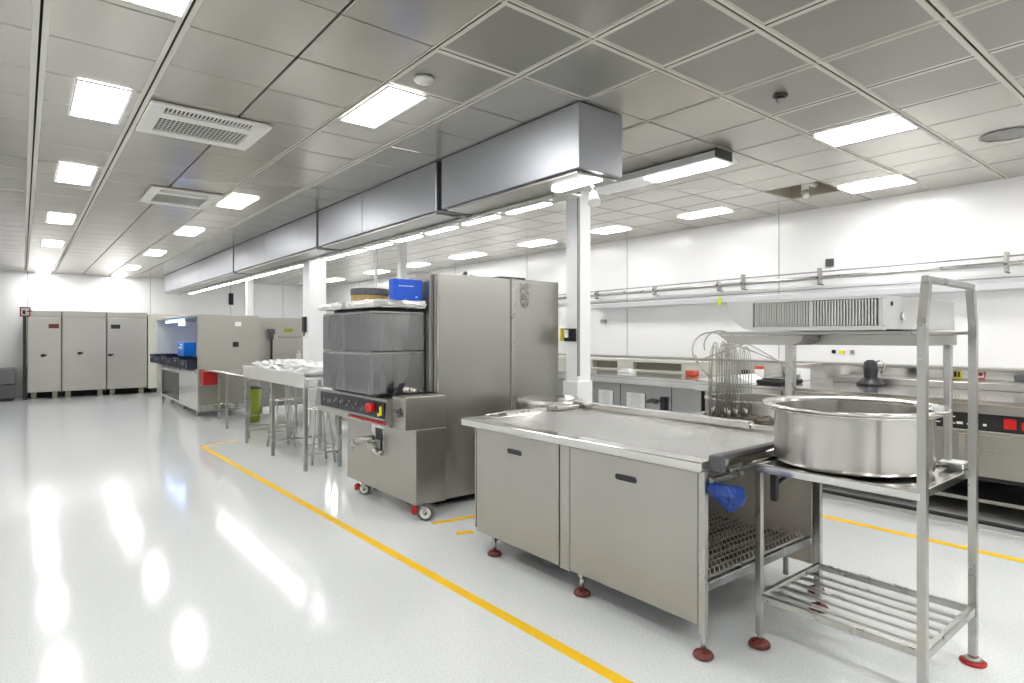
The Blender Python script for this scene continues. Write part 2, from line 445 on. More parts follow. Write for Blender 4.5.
# small white spotlight at the near end
t = thing('spotlight', (3.06, 2.93, 2.47), 'small white spotlight clamped under the near end of the duct', 'light')
MB().cyl((3.06, 2.90, 2.474), (3.06, 2.90, 2.43), .018).cyl((3.06, 2.90, 2.435), (3.03, 2.87, 2.40), .012).obj('bracket', STEEL, t)
MB().cyl((3.05, 2.89, 2.40), (3.03, 2.86, 2.33), .026, .045, 20).obj('lamp_head', WHITE, t)

# ================================================================== CEILING FITTINGS
def vent(x0, x1, y0, y1, label):
    z = ZC-.005
    t = thing('ceiling_vent', ((x0+x1)/2, (y0+y1)/2, z), label, 'air vent', 'cassette air vents in the ceiling')
    sy = y1-y0; sx = x1-x0
    ga = (x0+.09, x1-.11, y0+.05, y0+.17)     # narrow outlet nearer the camera
    gb = (x0+.09, x1-.09, y0+.27, y1-.10)
    f = MB()
    f.box(x0, x1, y0, ga[2], z-.02, z, .004).box(x0, x1, ga[3], gb[2], z-.02, z).box(x0, x1, gb[3], y1, z-.02, z, .004)
    for gr in (ga, gb):
        f.box(x0, gr[0], gr[2], gr[3], z-.02, z).box(gr[1], x1, gr[2], gr[3], z-.02, z)
    f.obj('frame', OFFW, t)
    MB().box(ga[0], ga[1], ga[2], ga[3], z-.003, z-.001).box(gb[0], gb[1], gb[2], gb[3], z-.003, z-.001).obj('dark_backing', BLACK, t)
    s = MB()
    k = int((gb[1]-gb[0])/.027)
    for i in range(k+1):
        x = gb[0] + (gb[1]-gb[0])*i/k; s.box(x-.0022, x+.0022, gb[2], gb[3], z-.010, z-.004)
    k = 8
    for i in range(k+1):
        yy = gb[2] + (gb[3]-gb[2])*i/k; s.box(gb[0], gb[1], yy-.0022, yy+.0022, z-.009, z-.005)
    s.obj('return_grille', OFFW, t)
    s = MB(); k = 22
    for i in range(k+1):
        x = ga[0] + (ga[1]-ga[0])*i/k; s.box(x-.005, x+.005, ga[2], ga[3], z-.013, z-.006, rot=(.5, 'Y'))
    s.obj('outlet_grille', OFFW, t)
vent(.635, 1.385, 4.41, 5.10, 'white ceiling air vent with dark egg-crate grille, the nearer of two')
vent(1.00, 1.66, 6.93, 7.78, 'white ceiling air vent with dark grille, the farther of two')
t = thing('smoke_detector', (1.82, 3.07, ZC), 'round white smoke detector on the perforated ceiling tile', 'smoke detector')
MB().lathe(1.82, 3.07, [(0, ZC-.0005), (.058, ZC-.0005), (.060, ZC-.012), (.052, ZC-.022), (.030, ZC-.026), (.028, ZC-.034), (0, ZC-.036)], 28).obj('body', OFFW, t)
t = thing('dome_camera', (3.67, 1.89, ZC), 'small black dome fitting with chrome ring on the ceiling', 'camera')
MB().lathe(3.67, 1.89, [(0, ZC-.0005), (.042, ZC-.0005), (.045, ZC-.010), (.036, ZC-.016), (.034, ZC-.018), (0, ZC-.018)], 24).obj('mounting_ring', BLACK, t)
MB().lathe(3.67, 1.89, [(0, ZC-.0185), (.024, ZC-.0185), (.026, ZC-.035), (.018, ZC-.048), (0, ZC-.052)], 24).obj('dome', STEELD, t)
t = thing('round_ceiling_grille', (5.70, 1.20, ZC), 'round dark steel grille set in the ceiling at the right edge', 'air vent')
MB().lathe(5.70, 1.20, [(.150, ZC-.001), (.165, ZC-.001), (.167, ZC-.008), (.150, ZC-.012), (.148, ZC-.004)], 40).obj('rim', STEELD, t)
sg = MB().cyl((5.70, 1.20, ZC-.001), (5.70, 1.20, ZC-.005), .149, n=40)
sg.obj('mesh_disc', mat('dark_disc', (.22, .215, .20), .35, .6), t)
t = thing('ceiling_pipe', (6.32, 2.97, ZC), 'white pipe stub inside the ceiling opening where a tile is missing', 'pipe')
MB().cyl((6.32, 2.99, ZC+.49), (6.32, 2.99, ZC-.01), .035).obj('pipe', WHITE, t)
MB().cyl((6.32, 2.99, ZC-.01), (6.30, 2.97, ZC-.06), .045, .03).cyl((6.22, 2.97, ZC+.09), (6.52, 2.97, ZC+.09), .025).obj('nozzle', OFFW, t)

# ================================================================== COLUMNS
def column(x, y, w, label, groove=True, z0=0.0, z1=ZC-.001, m=WHITE, block=False):
    t = thing('support_column', (x, y, z0), label, 'column')
    h = w/2
    c = MB()
    if groove:
        gw = w*.10
        c.box(x-h, x+h, y-h, y+h, z0, z1, .003)
        c.obj('shaft', m, t)
        MB().box(x-h-.004, x-h+.020, y-h-.004, y-h+.012, 1.05, z1).obj('groove_channel', GREY, t)
    else:
        c.box(x-h, x+h, y-h, y+h, z0, z1, .004); c.obj('shaft', m, t)
    if block:
        MB().box(x-h-.05, x+h+.05, y-h-.05, y+h+.05, z0, 1.02, .006).obj('base_casing', WHITE, t)
    return t
column(4.14, 4.12, .165, 'tall white square column with a dark groove, right of the steel cabinet', block=False)
MB().box(4.03, 4.235, 4.02, 4.22, 0, 1.0, .006).obj('base_casing', WHITE, bpy.data.objects['support_column'])
column(3.29, 8.62, .25, 'wide white square column standing behind the foil-covered table', groove=False, z1=2.514)
column(3.50, 12.6, .12, 'slim bluish white column behind the washing machine', groove=False)
column(4.10, 7.50, .10, 'slim white post rising behind the blue box', groove=False)
column(4.0, 8.1, .035, 'thin white post rising behind the round tray', groove=False)
# collar and cable box on the wide column
t = thing('column_control_box', (3.15, 8.6, 1.5), 'small black control box on the left face of the wide white column', 'control box')
MB().box(3.125, 3.164, 8.58, 8.68, 1.48, 1.70, .004).obj('box', BLACK, t)
MB().cyl((3.14, 8.63, 1.479), (3.14, 8.63, 1.42), .012).obj('plug', STEELD, t)

# ================================================================== FLOOR MARKINGS
def tape(pts, w, label):
    b = MB(); (xa, ya), (xb, yb) = pts
    d = Vector((xb-xa, yb-ya, 0)).normalized(); nn = Vector((-d.y, d.x, 0))*w/2
    ps = [Vector((xa, ya, 0))+nn, Vector((xb, yb, 0))+nn, Vector((xb, yb, 0))-nn, Vector((xa, ya, 0))-nn]
    b.prism([(p.x, p.y) for p in ps], 'z', .0002, .0014)
    tag(b.obj('floor_tape', YEL, None, (xa, ya, 0)), label, 'floor marking')
tape([(1.81, 8.58), (1.96, -.5)], .062, 'long yellow floor line along the left aisle in front of the tables')
tape([(1.80, 8.60), (2.30, 8.78)], .05, 'short yellow cross line at the far end of the aisle line')
tape([(2.43, 3.97), (3.2, 3.86)], .06, 'yellow floor line passing under the wheeled machine and tall cabinet')
tape([(4.95, 7.0), (4.92, -1.5)], .075, 'yellow floor line along the right aisle before the wall counter')
tape([(2.44, 3.66), (2.56, 3.62)], .07, 'small yellow floor patch between the wheeled machine and work table')

# ================================================================== FOREGROUND WORK TABLE
TX0, TX1, TY0, TY1, TZ = 2.31, 3.50, 1.548, 3.41, .87
t = thing('work_table', (2.9, 2.5, 0), 'long stainless steel drain table with two hanging front panels, foreground', 'table')
top = MB()
th = .045
top.box(TX0, TX0+.10, TY0, TY1, TZ-th, TZ, .005, seg=2).box(TX1-.05, TX1, TY0, TY1, TZ-th, TZ, .004)
top.box(TX0+.10, TX1-.05, TY0, TY0+.05, TZ-th, TZ, .004).box(TX0+.10, TX1-.05, TY1-.12, TY1, TZ-th, TZ, .004)
top.box(TX0+.09, TX1-.04, TY0+.04, TY1-.1, TZ-th, TZ-th+.006)
top.obj('table_top', STEELB, t)
MB().box(TX0+.105, TX1-.055, TY0+.055, TY1-.125, TZ-.014, TZ-.006, .001).obj('drain_sheet', DRAIN, t)
# front panels with oval finger holes
def front_panel(y0, y1, hy):
    p = MB(); X = 2.345; z0, z1 = .135, TZ-th-.008
    hw, hh, hz = .055, .018, .715
    x0, x1 = X, X+.022
    poly = [(hy-hw+hh*math.cos(a), hz+hh*math.sin(a)) for a in [PI/2+PI*i/8 for i in range(9)]] + [(hy+hw+hh*math.cos(a), hz+hh*math.sin(a)) for a in [-PI/2+PI*i/8 for i in range(9)]]
    p.box(x0, x1, y0, y1, z0, z1, .004)
    o = p.obj('front_panel', STEELV, t)
    q = MB(); q.prism(poly, 'x', x0-.0015, x0+.004); ob = q.obj('finger_hole', BLACK, o)
    r = MB(); pts = [(x0-.001, yy, zz) for yy, zz in poly]; r.tube(pts, .0025, 6, closed=True); r.obj('hole_rim', TUBE, o)
front_panel(2.49, 3.28, 2.88)
front_panel(1.585, 2.40, 2.00)
MB().box(2.350, 2.372, 2.407, 2.483, .125, TZ-th-.008, .002).obj('centre_post', STEELV, t)
# legs with feet
def foot(x, y, r=.036):
    f = MB().lathe(x, y, [(0, .001), (r*.9, .001), (r*1.12, .006), (r*1.15, .014), (r*1.0, .024), (r*.6, .032), (r*.42, .035), (0, .0355)], 26)
    return f
def table_leg(x, y, w=.03, ztop=TZ-th, parent=None, m=REDD, r=.04):
    l = MB().box(x-w/2, x+w/2, y-w/2, y+w/2, .10, ztop, .003)
    l.cyl((x, y, .10), (x, y, .036), w*.38, n=12)
    o = l.obj('leg', TUBE, parent)
    fo = foot(x, y, r).obj('foot', m, o)
    return o
for (x, y) in ((2.325+.065, 3.14), (2.40, 2.36), (2.352, 1.562), (3.44, 3.35), (3.44, 1.566), (3.44, 2.5)):
    table_leg(x, y, .032 if x > 2.33 else .034, parent=t)
# side and back panels
MB().box(3.462, 3.475, 1.60, 3.38, .14, TZ-th-.005, .002).obj('back_panel', mat('beige_reflection', (.80, .74, .66), .4, .0), t)  # steel back panel; the floor's reflection is put into its beige colour
MB().box(2.375, 3.455, 3.33, 3.342, .14, TZ-th-.005, .002).obj('side_panel', STEELV, t)
MB().box(2.46, 2.66, 2.42, 2.434, .36, TZ-th-.005, .002).obj('divider', STEELV, t)
# lower shelf
sh = MB().box(2.375, 3.455, 1.595, 1.625, .255, .295, .003).box(2.375, 3.455, 1.625, 3.32, .27, .278)
sh.obj('lower_shelf', STEELD, t)
# back ledge and left crossbar
MB().box(3.36, 3.42, 1.92, 3.40, TZ+.001, TZ+.045, .004).box(3.37, 3.41, 1.60, 1.915, TZ+.001, TZ+.028, .003).obj('back_ledge', STEELB, t)
cb = MB().box(2.62, 3.34, 3.305, 3.36, TZ+.001, TZ+.030, .010, seg=2)
cb.cyl((2.62, 3.333, TZ+.016), (2.46, 3.34, TZ+.012), .011, .008)
cb.box(3.00, 3.10, 3.292, 3.372, TZ+.004, TZ+.042, .006)
cb.obj('cross_bar', TUBE, t)
# dark clamp bar on the right end
MB().box(2.41, 2.98, TY0-.030, TY0+.012, TZ+.001, TZ+.022, .003).box(2.385, 2.43, TY0-.05, TY0+.014, TZ-.05, TZ+.024, .006).obj('clamp_bar', DKG, t)
MB().box(2.36, 2.62, TY0-.03, TY0-.004, TZ-.095, TZ-.072, .003).box(2.50, 2.64, TY0-.03, TY0-.004, TZ-.068, TZ-.052, .003).obj('clamp_arm', STEELD, t)

# blue bag
b = MB()
rr = random.Random(3)
ringz = [(.775, .075), (.745, .085), (.715, .070), (.690, .045), (.668, .014)]
rg = []
for z, r in ringz:
    rg.append([b.bm.verts.new((2.385 + r*.55*math.cos(a)*(1+rr.uniform(-.25, .25)), 1.47 - (.775-z)*.1 + r*math.sin(a)*(1+rr.uniform(-.25, .25)), z+rr.uniform(-.008, .008))) for a in [2*PI*i/14 for i in range(14)]])
for A, B in zip(rg, rg[1:]):
    for i in range(14): b.bm.faces.new((A[i], A[(i+1)%14], B[(i+1)%14], B[i]))
b.bm.faces.new(rg[0]); b.bm.faces.new(rg[-1][::-1])
tag(b.obj('plastic_bag', BLUEB, None, (2.385, 1.47, .67)), 'crumpled blue plastic bag hanging under the table corner', 'bag')

# wire racks piled on the lower shelf
def wire_rack(y, z, tilt, label):
    t = thing('wire_rack', (2.9, y, z), label, 'wire rack', 'wire racks lying on the lower shelf')
    f = MB(); x0, x1 = 2.41, 3.40; w = .062
    f.box(x0, x1, y-w-.004, y-w+.004, z, z+.012).box(x0, x1, y+w-.004, y+w+.004, z+tilt, z+.012+tilt)
    f.obj('frame', TUBE, t)
    c = MB(); k = 26
    for i in range(k):
        x = x0 + (x1-x0)*(i+.5)/k
        pts = []
        for j in range(7):
            u = j/6; yy = y-w + 2*w*u
            pts.append((x + (.010 if j % 2 else -.010), yy, z+.009 + tilt*u + (.022 if j % 2 else 0.0)))
        c.tube(pts, .0032, 5)
    c.obj('crimped_wires', mat('rack_wire', (.74, .68, .57), .4, .2), t)
for k in range(9):
    wire_rack(1.68 + k*.132, .300 + (k % 2)*.006, .010, 'crimped steel wire rack on the lower shelf of the drain table')

# ================================================================== DRUM behind the table
t = thing('steel_drum', (3.50, 3.82, 0), 'round stainless steel drum with domed rim, behind the left end of the drain table', 'drum')
R = .285
MB().lathe(3.48, 3.80, [(0, .02), (R-.02, .02), (R-.01, .04), (R-.01, .80), (R, .81), (R, .875), (R-.012, .895), (R-.03, .898)], 48).obj('body', STEEL, t)
MB().lathe(3.48, 3.80, [(R-.03, .899), (R-.04, .902), (R-.06, .890), (.1, .885), (0, .884)], 48).obj('lid', STEELB, t)
lg = MB()
MB().lathe(3.48, 3.80, [(0, 0), (R-.05, 0), (R-.05, .019), (0, .019)], 32).obj('base', DKG, t)

# ================================================================== RIGHT RACK TROLLEY
RX0, RX1, RY0, RY1, RZ = 2.585, 3.245, .80, 1.515, .845
t = thing('rack_stand', (2.9, 1.17, 0), 'square steel tube stand with slatted bottom shelf holding the big round pan', 'stand')
tr = MB()
h = .034
tr.box(RX0, RX0+.03, RY0, RY1, RZ-h, RZ, .003).box(RX1-.03, RX1, RY0, RY1, RZ-h, RZ, .003)
tr.box(RX0+.03, RX1-.03, RY0, RY0+.03, RZ-h, RZ, .003).box(RX0+.03, RX1-.03, RY1-.03, RY1, RZ-h, RZ, .003)
tr.box(RX0+.028, RX1-.028, RY0+.028, RY1-.028, RZ-.016, RZ-.010)
tr.obj('tray_top', STEELB, t)
pw = .030
def post(name, x, y, z0, z1, w=pw):
    return MB().box(x-w/2, x+w/2, y-w/2, y+w/2, z0, z1, .003).obj(name, TUBE, t)
NX, NY = RX0+.018, RY0-.004
FX, FY = RX1-.020, RY0-.004
# near and far uprights that bend inwards at the top and meet the top bar
def bent(x, y, sx, m=TUBE):
    b = MB(); w = pw/2
    z0, z1, z2 = .05, 1.47, 1.624
    b.prism([(x-w, .036), (x+w, .036), (x+w, z1), (x+w+sx, z2), (x-w+sx, z2), (x-w, z1)], 'y', y-w, y+w)
    return b
ln = bent(NX, NY, .040).obj('front_upright', TUBE, t)
lf = bent(FX, FY, -.040).obj('rear_upright', TUBE, t)
MB().box(NX+.040-pw/2, FX-.040+pw/2, NY-pw/2, NY+pw/2, 1.6245, 1.652, .004).obj('top_bar', TUBE, t)
foot(NX, NY, .04).obj('foot', REDD, ln)
fo = MB().lathe(FX, FY, [(0, .002), (.048, .002), (.05, .010), (.03, .016), (.018, .034), (0, .036)], 26).obj('foot', mat('bright_red_rubber', (.50, .02, .015), .45), lf)
for (x, y) in ((RX0+.05, RY1-.06), (RX1+.03-.05, RY1-.06)):
    o = MB().box(x-.014, x+.014, y-.014, y+.014, .06, RZ-h, .002).cyl((x, y, .06), (x, y, .036), .012).obj('leg', TUBE, t)
    foot(x, y, .042).obj('foot', REDD, o)
LY = RY1-.06
rl = MB()
z0, z1 = .215, .245
rl.box(RX0+.036, RX0+.062, NY+pw/2, LY-.0145, z0, z1, .003)
rl.obj('shelf_rail', TUBE, t)
MB().box(RX1-.035, RX1-.009, FY+pw/2, LY-.0145, z0, z1, .003).obj('shelf_rail', TUBE, t)
MB().box(RX0+.036, RX1-.01, NY-.012, NY+.014, z0+.0, z1+.006, .003).obj('shelf_rail', TUBE, t)
MB().box(RX0+.065, RX1-.036, LY-.012, LY+.012, z0, z1, .003).obj('shelf_rail', TUBE, t)
for i in range(5):
    x = RX0 + .15 + i*.092
    MB().box(x-.014, x+.014, NY+.015, LY-.013, z0+.004, z0+.016, .002).obj('shelf_slat', TUBE, t)
MB().lathe(FX, FY, [(.020, .030), (.034, .0185), (.036, .0195), (.020, .034), (.020, .030)], 26).obj('foot_collar', STEEL, lf)
# black bracket under the tray
MB().box(RX0+.03, RX0+.055, RY1-.15, RY1-.12, RZ-.16, RZ-h, .003).cyl((RX0+.06, RY1-.13, RZ-.09), (RX0+.30, RY1-.13, RZ-.04), .008).obj('brace', BLACK, t)

# overshelf on the trolley
t = thing('overshelf', (2.9, 1.2, RZ+.03), 'raised stainless steel shelf on square posts above the big round pan', 'shelf')
SZ = 1.385
sh = MB()
sh.box(2.615, 3.225, .835, 1.65, SZ+.045, SZ+.060, .002)
sh.box(2.80, 3.225, .855, .875, SZ, SZ+.045, .002).box(2.80, 2.82, .875, 1.50, SZ, SZ+.045).box(3.20, 3.22, .875, 1.63, SZ, SZ+.045)
sh.obj('shelf_board', STEEL, t)
sh = MB()   # bowed tray under the left half
prof = []
sh.prism([(1.66, SZ+.043), (1.62, SZ+.015), (1.55, SZ), (1.30, SZ), (1.26, SZ+.02), (1.255, SZ+.043)], 'x', 2.63, 2.79)
sh.obj('drip_tray', STEEL, t)
MB().box(3.183, 3.213, .866, .896, RZ+.032, SZ-.001, .003).obj('post', TUBE, t)
MB().box(3.214, 3.260, .815, .84, SZ+.045, SZ+.060, .002).obj('tie_bar', TUBE, t)
MB().box(3.205, 3.255, 1.585, 1.625, .90, SZ-.001, .003).box(3.185, 3.275, 1.57, 1.64, TZ+.001, .899, .003).obj('post', TUBE, t)
# white block the post stands on
t = thing('weighing_scale', (3.19, .86, RZ), 'low white and steel scale platform at the back corner of the stand', 'scale')
MB().box(3.15, 3.24, .812, .905, RZ+.0012, RZ+.024, .004).obj('body', STEELB, t)
MB().box(3.153, 3.237, .815, .902, RZ+.0245, RZ+.031, .002).obj('platform', WHITE, t)

# big round pan
PC = (2.955, 1.19)
t = thing('round_pan', (PC[0], PC[1], RZ), 'very large round stainless steel pan with rolled rim on the stand', 'pan')
r = .322
pz = RZ+.001
MB().lathe(PC[0], PC[1], [(0, pz), (r-.015, pz), (r-.004, pz+.006), (r, pz+.018), (r, pz+.243), (r+.012, pz+.250), (r+.044, pz+.255), (r+.050, pz+.262), (r+.044, pz+.269),
    (r+.008, pz+.265), (r-.004, pz+.253), (r-.006, pz+.02), (r-.02, pz+.008), (0, pz+.007)], 96).obj('bowl', PANS, t)
MB().tube([(PC[0]+(r+.046)*math.cos(a), PC[1]+(r+.046)*math.sin(a), pz+.262) for a in [2*PI*i/96 for i in range(96)]], .008, 8, closed=True).obj('rim', STEELB, t)
MB().tube([(PC[0]+(r+.026)*math.cos(a), PC[1]+(r+.026)*math.sin(a), pz+.245) for a in [2*PI*i/96 for i in range(96)]], .005, 6, closed=True).obj('rim_wire', STEELB, t)

# heater unit with fins on the overshelf
t = thing('heated_hood', (2.8, 1.2, SZ+.061), 'flat steel heater unit with a finned grille front on the raised shelf', 'heater')
HX0, HX1, HY0, HY1, HZ0, HZ1 = 2.42, 3.23, .865, 1.49, 1.4465, 1.574
bd = MB()
bd.prism([(HY0, HZ0+.004), (1.36, HZ0), (1.42, HZ0+.012), (1.465, HZ0+.05), (HY1, HZ1), (HY0, HZ1)], 'x', HX0+.03, HX1)
bd.obj('casing', HOODG, t)
fr = MB()
fr.prism([(1.365, HZ0), (1.41, HZ0+.010), (1.46, HZ0+.045), (HY1, HZ1), (1.365, HZ1)], 'x', HX0, HX0+.03)
fr.box(HX0, HX0+.03, HY0, 1.365, HZ1-.010, HZ1).box(HX0, HX0+.03, HY0, 1.365, HZ0, HZ0+.016).box(HX0, HX0+.03, HY0, HY0+.014, HZ0+.018, HZ1-.012)
fr.obj('front_frame', HOODG, t)
MB().box(HX0+.024, HX0+.029, HY0+.014, 1.365, HZ0+.018, HZ1-.012).obj('grille_backing', DKG, t)
fn = MB(); k = 44
for i in range(k):
    yy = HY0+.02 + (1.36-HY0-.02)*(i+.5)/k
    fn.box(HX0+.002, HX0+.023, yy-.0028, yy+.0028, HZ0+.018, HZ1-.012)
fn.box(HX0-.001, HX0+.006, 1.115, 1.125, HZ0+.018, HZ1-.012)
fn.obj('grille_fins', HOODG, t)
kb = MB().cyl((2.60, HY0-.014, 1.50), (2.60, HY0-.001, 1.50), .016).obj('knob', STEELB, t)
MB().cyl((2.50, HY0-.004, 1.545), (2.50, HY0-.001, 1.545), .008).obj('socket', BLACK, t)

# ================================================================== WHISKS and wire tray
t = thing('wire_tray', (3.62, 2.15, 0), 'dark tangled wire tray behind the table ledge under the whisks', 'tray')
wt = MB()
rr = random.Random(5)
for i in range(12):
    r = .04 + i*.0135
    cx, cy = 3.70, 2.18
    wt.tube([(cx + r*math.cos(a)*1.0 + rr.uniform(-.006, .006), cy + r*1.35*math.sin(a), .885 + rr.uniform(-.008, .012)) for a in [2*PI*j/22 for j in range(22)]], .004, 5, closed=True)
for i in range(9):
    a = PI*i/9
    wt.tube([(cx-.19*math.cos(a), cy-.26*math.sin(a), .885), (cx, cy, .896), (cx+.19*math.cos(a), cy+.26*math.sin(a), .885)], .004, 5)
wt.obj('wire_basket', mat('dark_wire', (.16, .14, .11), .4, 1), t)
MB().box(3.52, 3.95, 1.75, 2.60, .835, .870, .01).obj('pan', STEELD, t)
for (x, y) in ((3.56, 1.80), (3.56, 2.55), (3.91, 1.80), (3.91, 2.55)):
    MB().cyl((x, y, 0), (x, y, .834), .016).obj('leg', TUBE, t)
for i in range(11):
    a = 2*PI*i/11*1.7; rad = .03 + .013*i
    cx, cy = 3.67 + rad*math.cos(a)*.7, 2.22 + rad*math.sin(a)
    t = thing('wire_whisk', (cx, cy, .90), 'long steel wire whisk standing upside down in the bunch behind the table ledge', 'whisk', 'wire whisks bunched behind the table')
    w = MB(); H = .44 + .08*rr.random()
    lx, ly = rr.uniform(-.02, .02), rr.uniform(-.03, .03)
    for j in range(3):
        b = PI*j/3; W2 = .034
        pts = []
        for s in range(13):
            u = s/12; f = math.cos(PI*(u-.5))
            # tall hoop: rises, arches over at the top, comes down
            xx = -W2*math.cos(PI*u) ; 
            zz = .90 + H*(f**.35)
            pts.append((cx + xx*math.cos(b) + lx*(zz-.9)/H, cy + xx*math.sin(b) + ly*(zz-.9)/H, zz))
        w.tube(pts, .0022, 5)
    w.obj('wire_loops', WIRE, t)
    hnd = MB().cyl((cx, cy, .898), (cx, cy, .945), .010)
    hnd.obj('handle', WIRE, t)
def hook(pts, label):
    tag(MB().tube(pts, .005, 6).obj('bent_wire_hook', WIRE, None, pts[0]), label, 'hook', 'bent wire hooks on the whisk bunch')
def arc(c, r, a0, a1, ax, n=12, dz=0):
    return [(c[0]+ax[0]*r*math.cos(a0+(a1-a0)*i/n), c[1]+ax[1]*r*math.cos(a0+(a1-a0)*i/n), c[2]+r*math.sin(a0+(a1-a0)*i/n)+dz*i/n) for i in range(n+1)]
lat = (.62, -.78)   # roughly across the view
hook(arc((3.58, 2.32, 1.33), .12, .2, PI+.9, lat), 'thick bent wire hook curling to the left above the whisks')
hook(arc((3.62, 2.28, 1.36), .10, .1, PI+.3, lat), 'second bent wire hook arching left above the whisks')
hook(arc((3.68, 2.18, 1.40), .045, -.6, PI+.6, lat), 'small round wire loop at the top of the whisk bunch')
hook([(3.62, 2.27, 1.36), (3.70, 2.14, 1.38), (3.76, 2.06, 1.33), (3.84, 1.97, 1.25), (3.86, 1.95, 1.18)], 'bent wire hook drooping to the right of the whisks')
hook([(3.60, 2.30, 1.30), (3.68, 2.18, 1.36), (3.80, 2.02, 1.28), (3.90, 1.90, 1.24), (4.03, 1.80, 1.245)], 'long wire hook reaching right from the whisk bunch')
hook([(3.54, 2.36, 1.27), (3.64, 2.24, 1.33), (3.74, 2.1, 1.40), (3.78, 2.05, 1.43)], 'wire hook pointing up to the right from the whisk bunch')
hook([(3.52, 2.40, 1.30), (3.55, 2.37, 1.20), (3.60, 2.32, 1.13), (3.58, 2.34, 1.02)], 'bent wire hook hanging down the left of the whisks')

# mixing kettle behind the table
t = thing('mixing_kettle', (4.35, 2.45, 0), 'big round steel mixing kettle behind the table, right of the whisks', 'kettle')
MB().lathe(4.35, 2.45, [(0, .45), (.16, .47), (.28, .58), (.34, .75), (.345, .93), (.36, .94), (.36, .955), (.33, .955), (.33, .8), (0, .6)], 48).obj('bowl', STEEL, t)
MB().lathe(4.35, 2.45, [(0, 0), (.24, 0), (.24, .03), (.10, .06), (.08, .44), (0, .445)], 32).obj('pedestal', STEEL, t)

# ================================================================== WHEELED MACHINE (left of centre)
t = thing('dough_divider', (2.7, 4.7, 0), 'wheeled stainless steel machine with red and black control strip', 'machine')
MX, MY0, MY1 = 2.355, 4.095, 5.36
bd = MB().box(MX, 2.632, MY0, MY1, .115, .70, .005)
bd.obj('body', STEELV, t)
MB().box(2.60, 2.632, MY0+.22, MY1, .701, .94, .004).obj('rear_rail', TUBE, t)
MB().box(2.262, 2.625, 4.095, 4.30, .703, .955, .005).obj('control_head', STEELV, t)
cs = MB()
cs.prism([(2.20, .76), (2.25, .70), (2.598, .70), (2.598, .93), (2.30, .93), (2.22, .925)], 'y', 4.305, 5.75)
o = cs.obj('control_slab', STEEL, t)
MB().box(2.195, 2.215, 4.31, 5.60, .775, .905, .002, rot=(-.02, 'Y')).obj('control_strip', BLACK, t)
rr = random.Random(9)
for i in range(20):
    yy = 4.62 + i*.046; z = .80 + rr.random()*.07
    MB().box(2.188, 2.196, yy, yy+.016, z, z+.02+rr.random()*.015, .001).obj('switch', GREY if i % 3 else DKG, t)
MB().cyl((2.150, 4.50, .852), (2.197, 4.50, .852), .036, n=22).sphere((2.150, 4.50, .852), .036, (.5, 1, 1)).obj('stop_button', REDL, t)
MB().box(2.188, 2.196, 4.345, 4.375, .80, .87).box(2.188, 2.196, 4.385, 4.41, .79, .815).obj('warning_label', YELS, t)
r = MB()
for i in range(7):
    y0 = 4.31 + i*.100; r.box(2.200, 2.216, y0, y0+.082, .728, .744)
r.obj('reflector_strip', RED, t)
# knobs on the control head
kk = MB()
for (yy, z) in ((4.16, .86), (4.20, .84), (4.17, .81), (4.22, .85), (4.15, .835)): kk.cyl((2.236, yy, z), (2.261, yy, z), .012, n=12)
kk.obj('knobs', DKG, t)
# side valve: recess plate and lever
MB().box(2.349, 2.3545, 4.62, 4.83, .42, .70-.03).obj('valve_plate', STEELB, t)
MB().box(2.345, 2.349, 4.64, 4.76, .44, .645).obj('valve_recess', BLACK, t)
v = MB().cyl((2.345, 4.72, .50), (2.27, 4.74, .50), .032).cyl((2.30, 4.70, .57), (2.20, 4.83, .53), .022, .034).cyl((2.20, 4.83, .53), (2.19, 4.90, .47), .034, .020)
v.box(2.33, 2.345, 4.66, 4.78, .48, .55, .004).cyl((2.335, 4.70, .46), (2.335, 4.62, .44), .02)
v.obj('lever', TUBE, t)
def caster(x, y, r, brk, parent, ang=.75):
    def fin(mb, name, m, par):
        bmesh.ops.rotate(mb.bm, verts=mb.bm.verts[:], cent=(x, y, 0), matrix=Matrix.Rotation(ang, 3, 'Z'))
        return mb.obj(name, m, par)
    w2 = fin(MB().cyl((x-.018, y, r), (x+.018, y, r), r, n=28), 'wheel', mat('grey_tyre', (.12, .115, .11), .6), parent)
    fin(MB().cyl((x-.0225, y, r), (x+.0225, y, r), r*.70, n=24), 'hub', OFFW, w2)
    fin(MB().cyl((x-.026, y, r), (x+.026, y, r), r*.26, n=16), 'axle', BLACK, w2)
    b = MB().prism([(y-r*.3, .112), (y+r*.5, .112), (y+r*.25, r*.9), (y-r*.05, r*.9)], 'x', x+.0265, x+.031)
    b.prism([(y-r*.3, .112), (y+r*.5, .112), (y+r*.25, r*.9), (y-r*.05, r*.9)], 'x', x-.031, x-.0265)
    fin(b, 'fork', STEEL, w2)
    fin(MB().box(x-.026, x+.026, y+r*1.03, y+r*1.75, r*.75, r*1.85, .008), 'brake_pedal', brk, w2)
for (x, y) in ((2.43, 4.07), (2.40, 5.08), (2.57, 4.55), (2.57, 5.2)):
    caster(x, y, .052 if y > 4.3 else .062, RED, t)

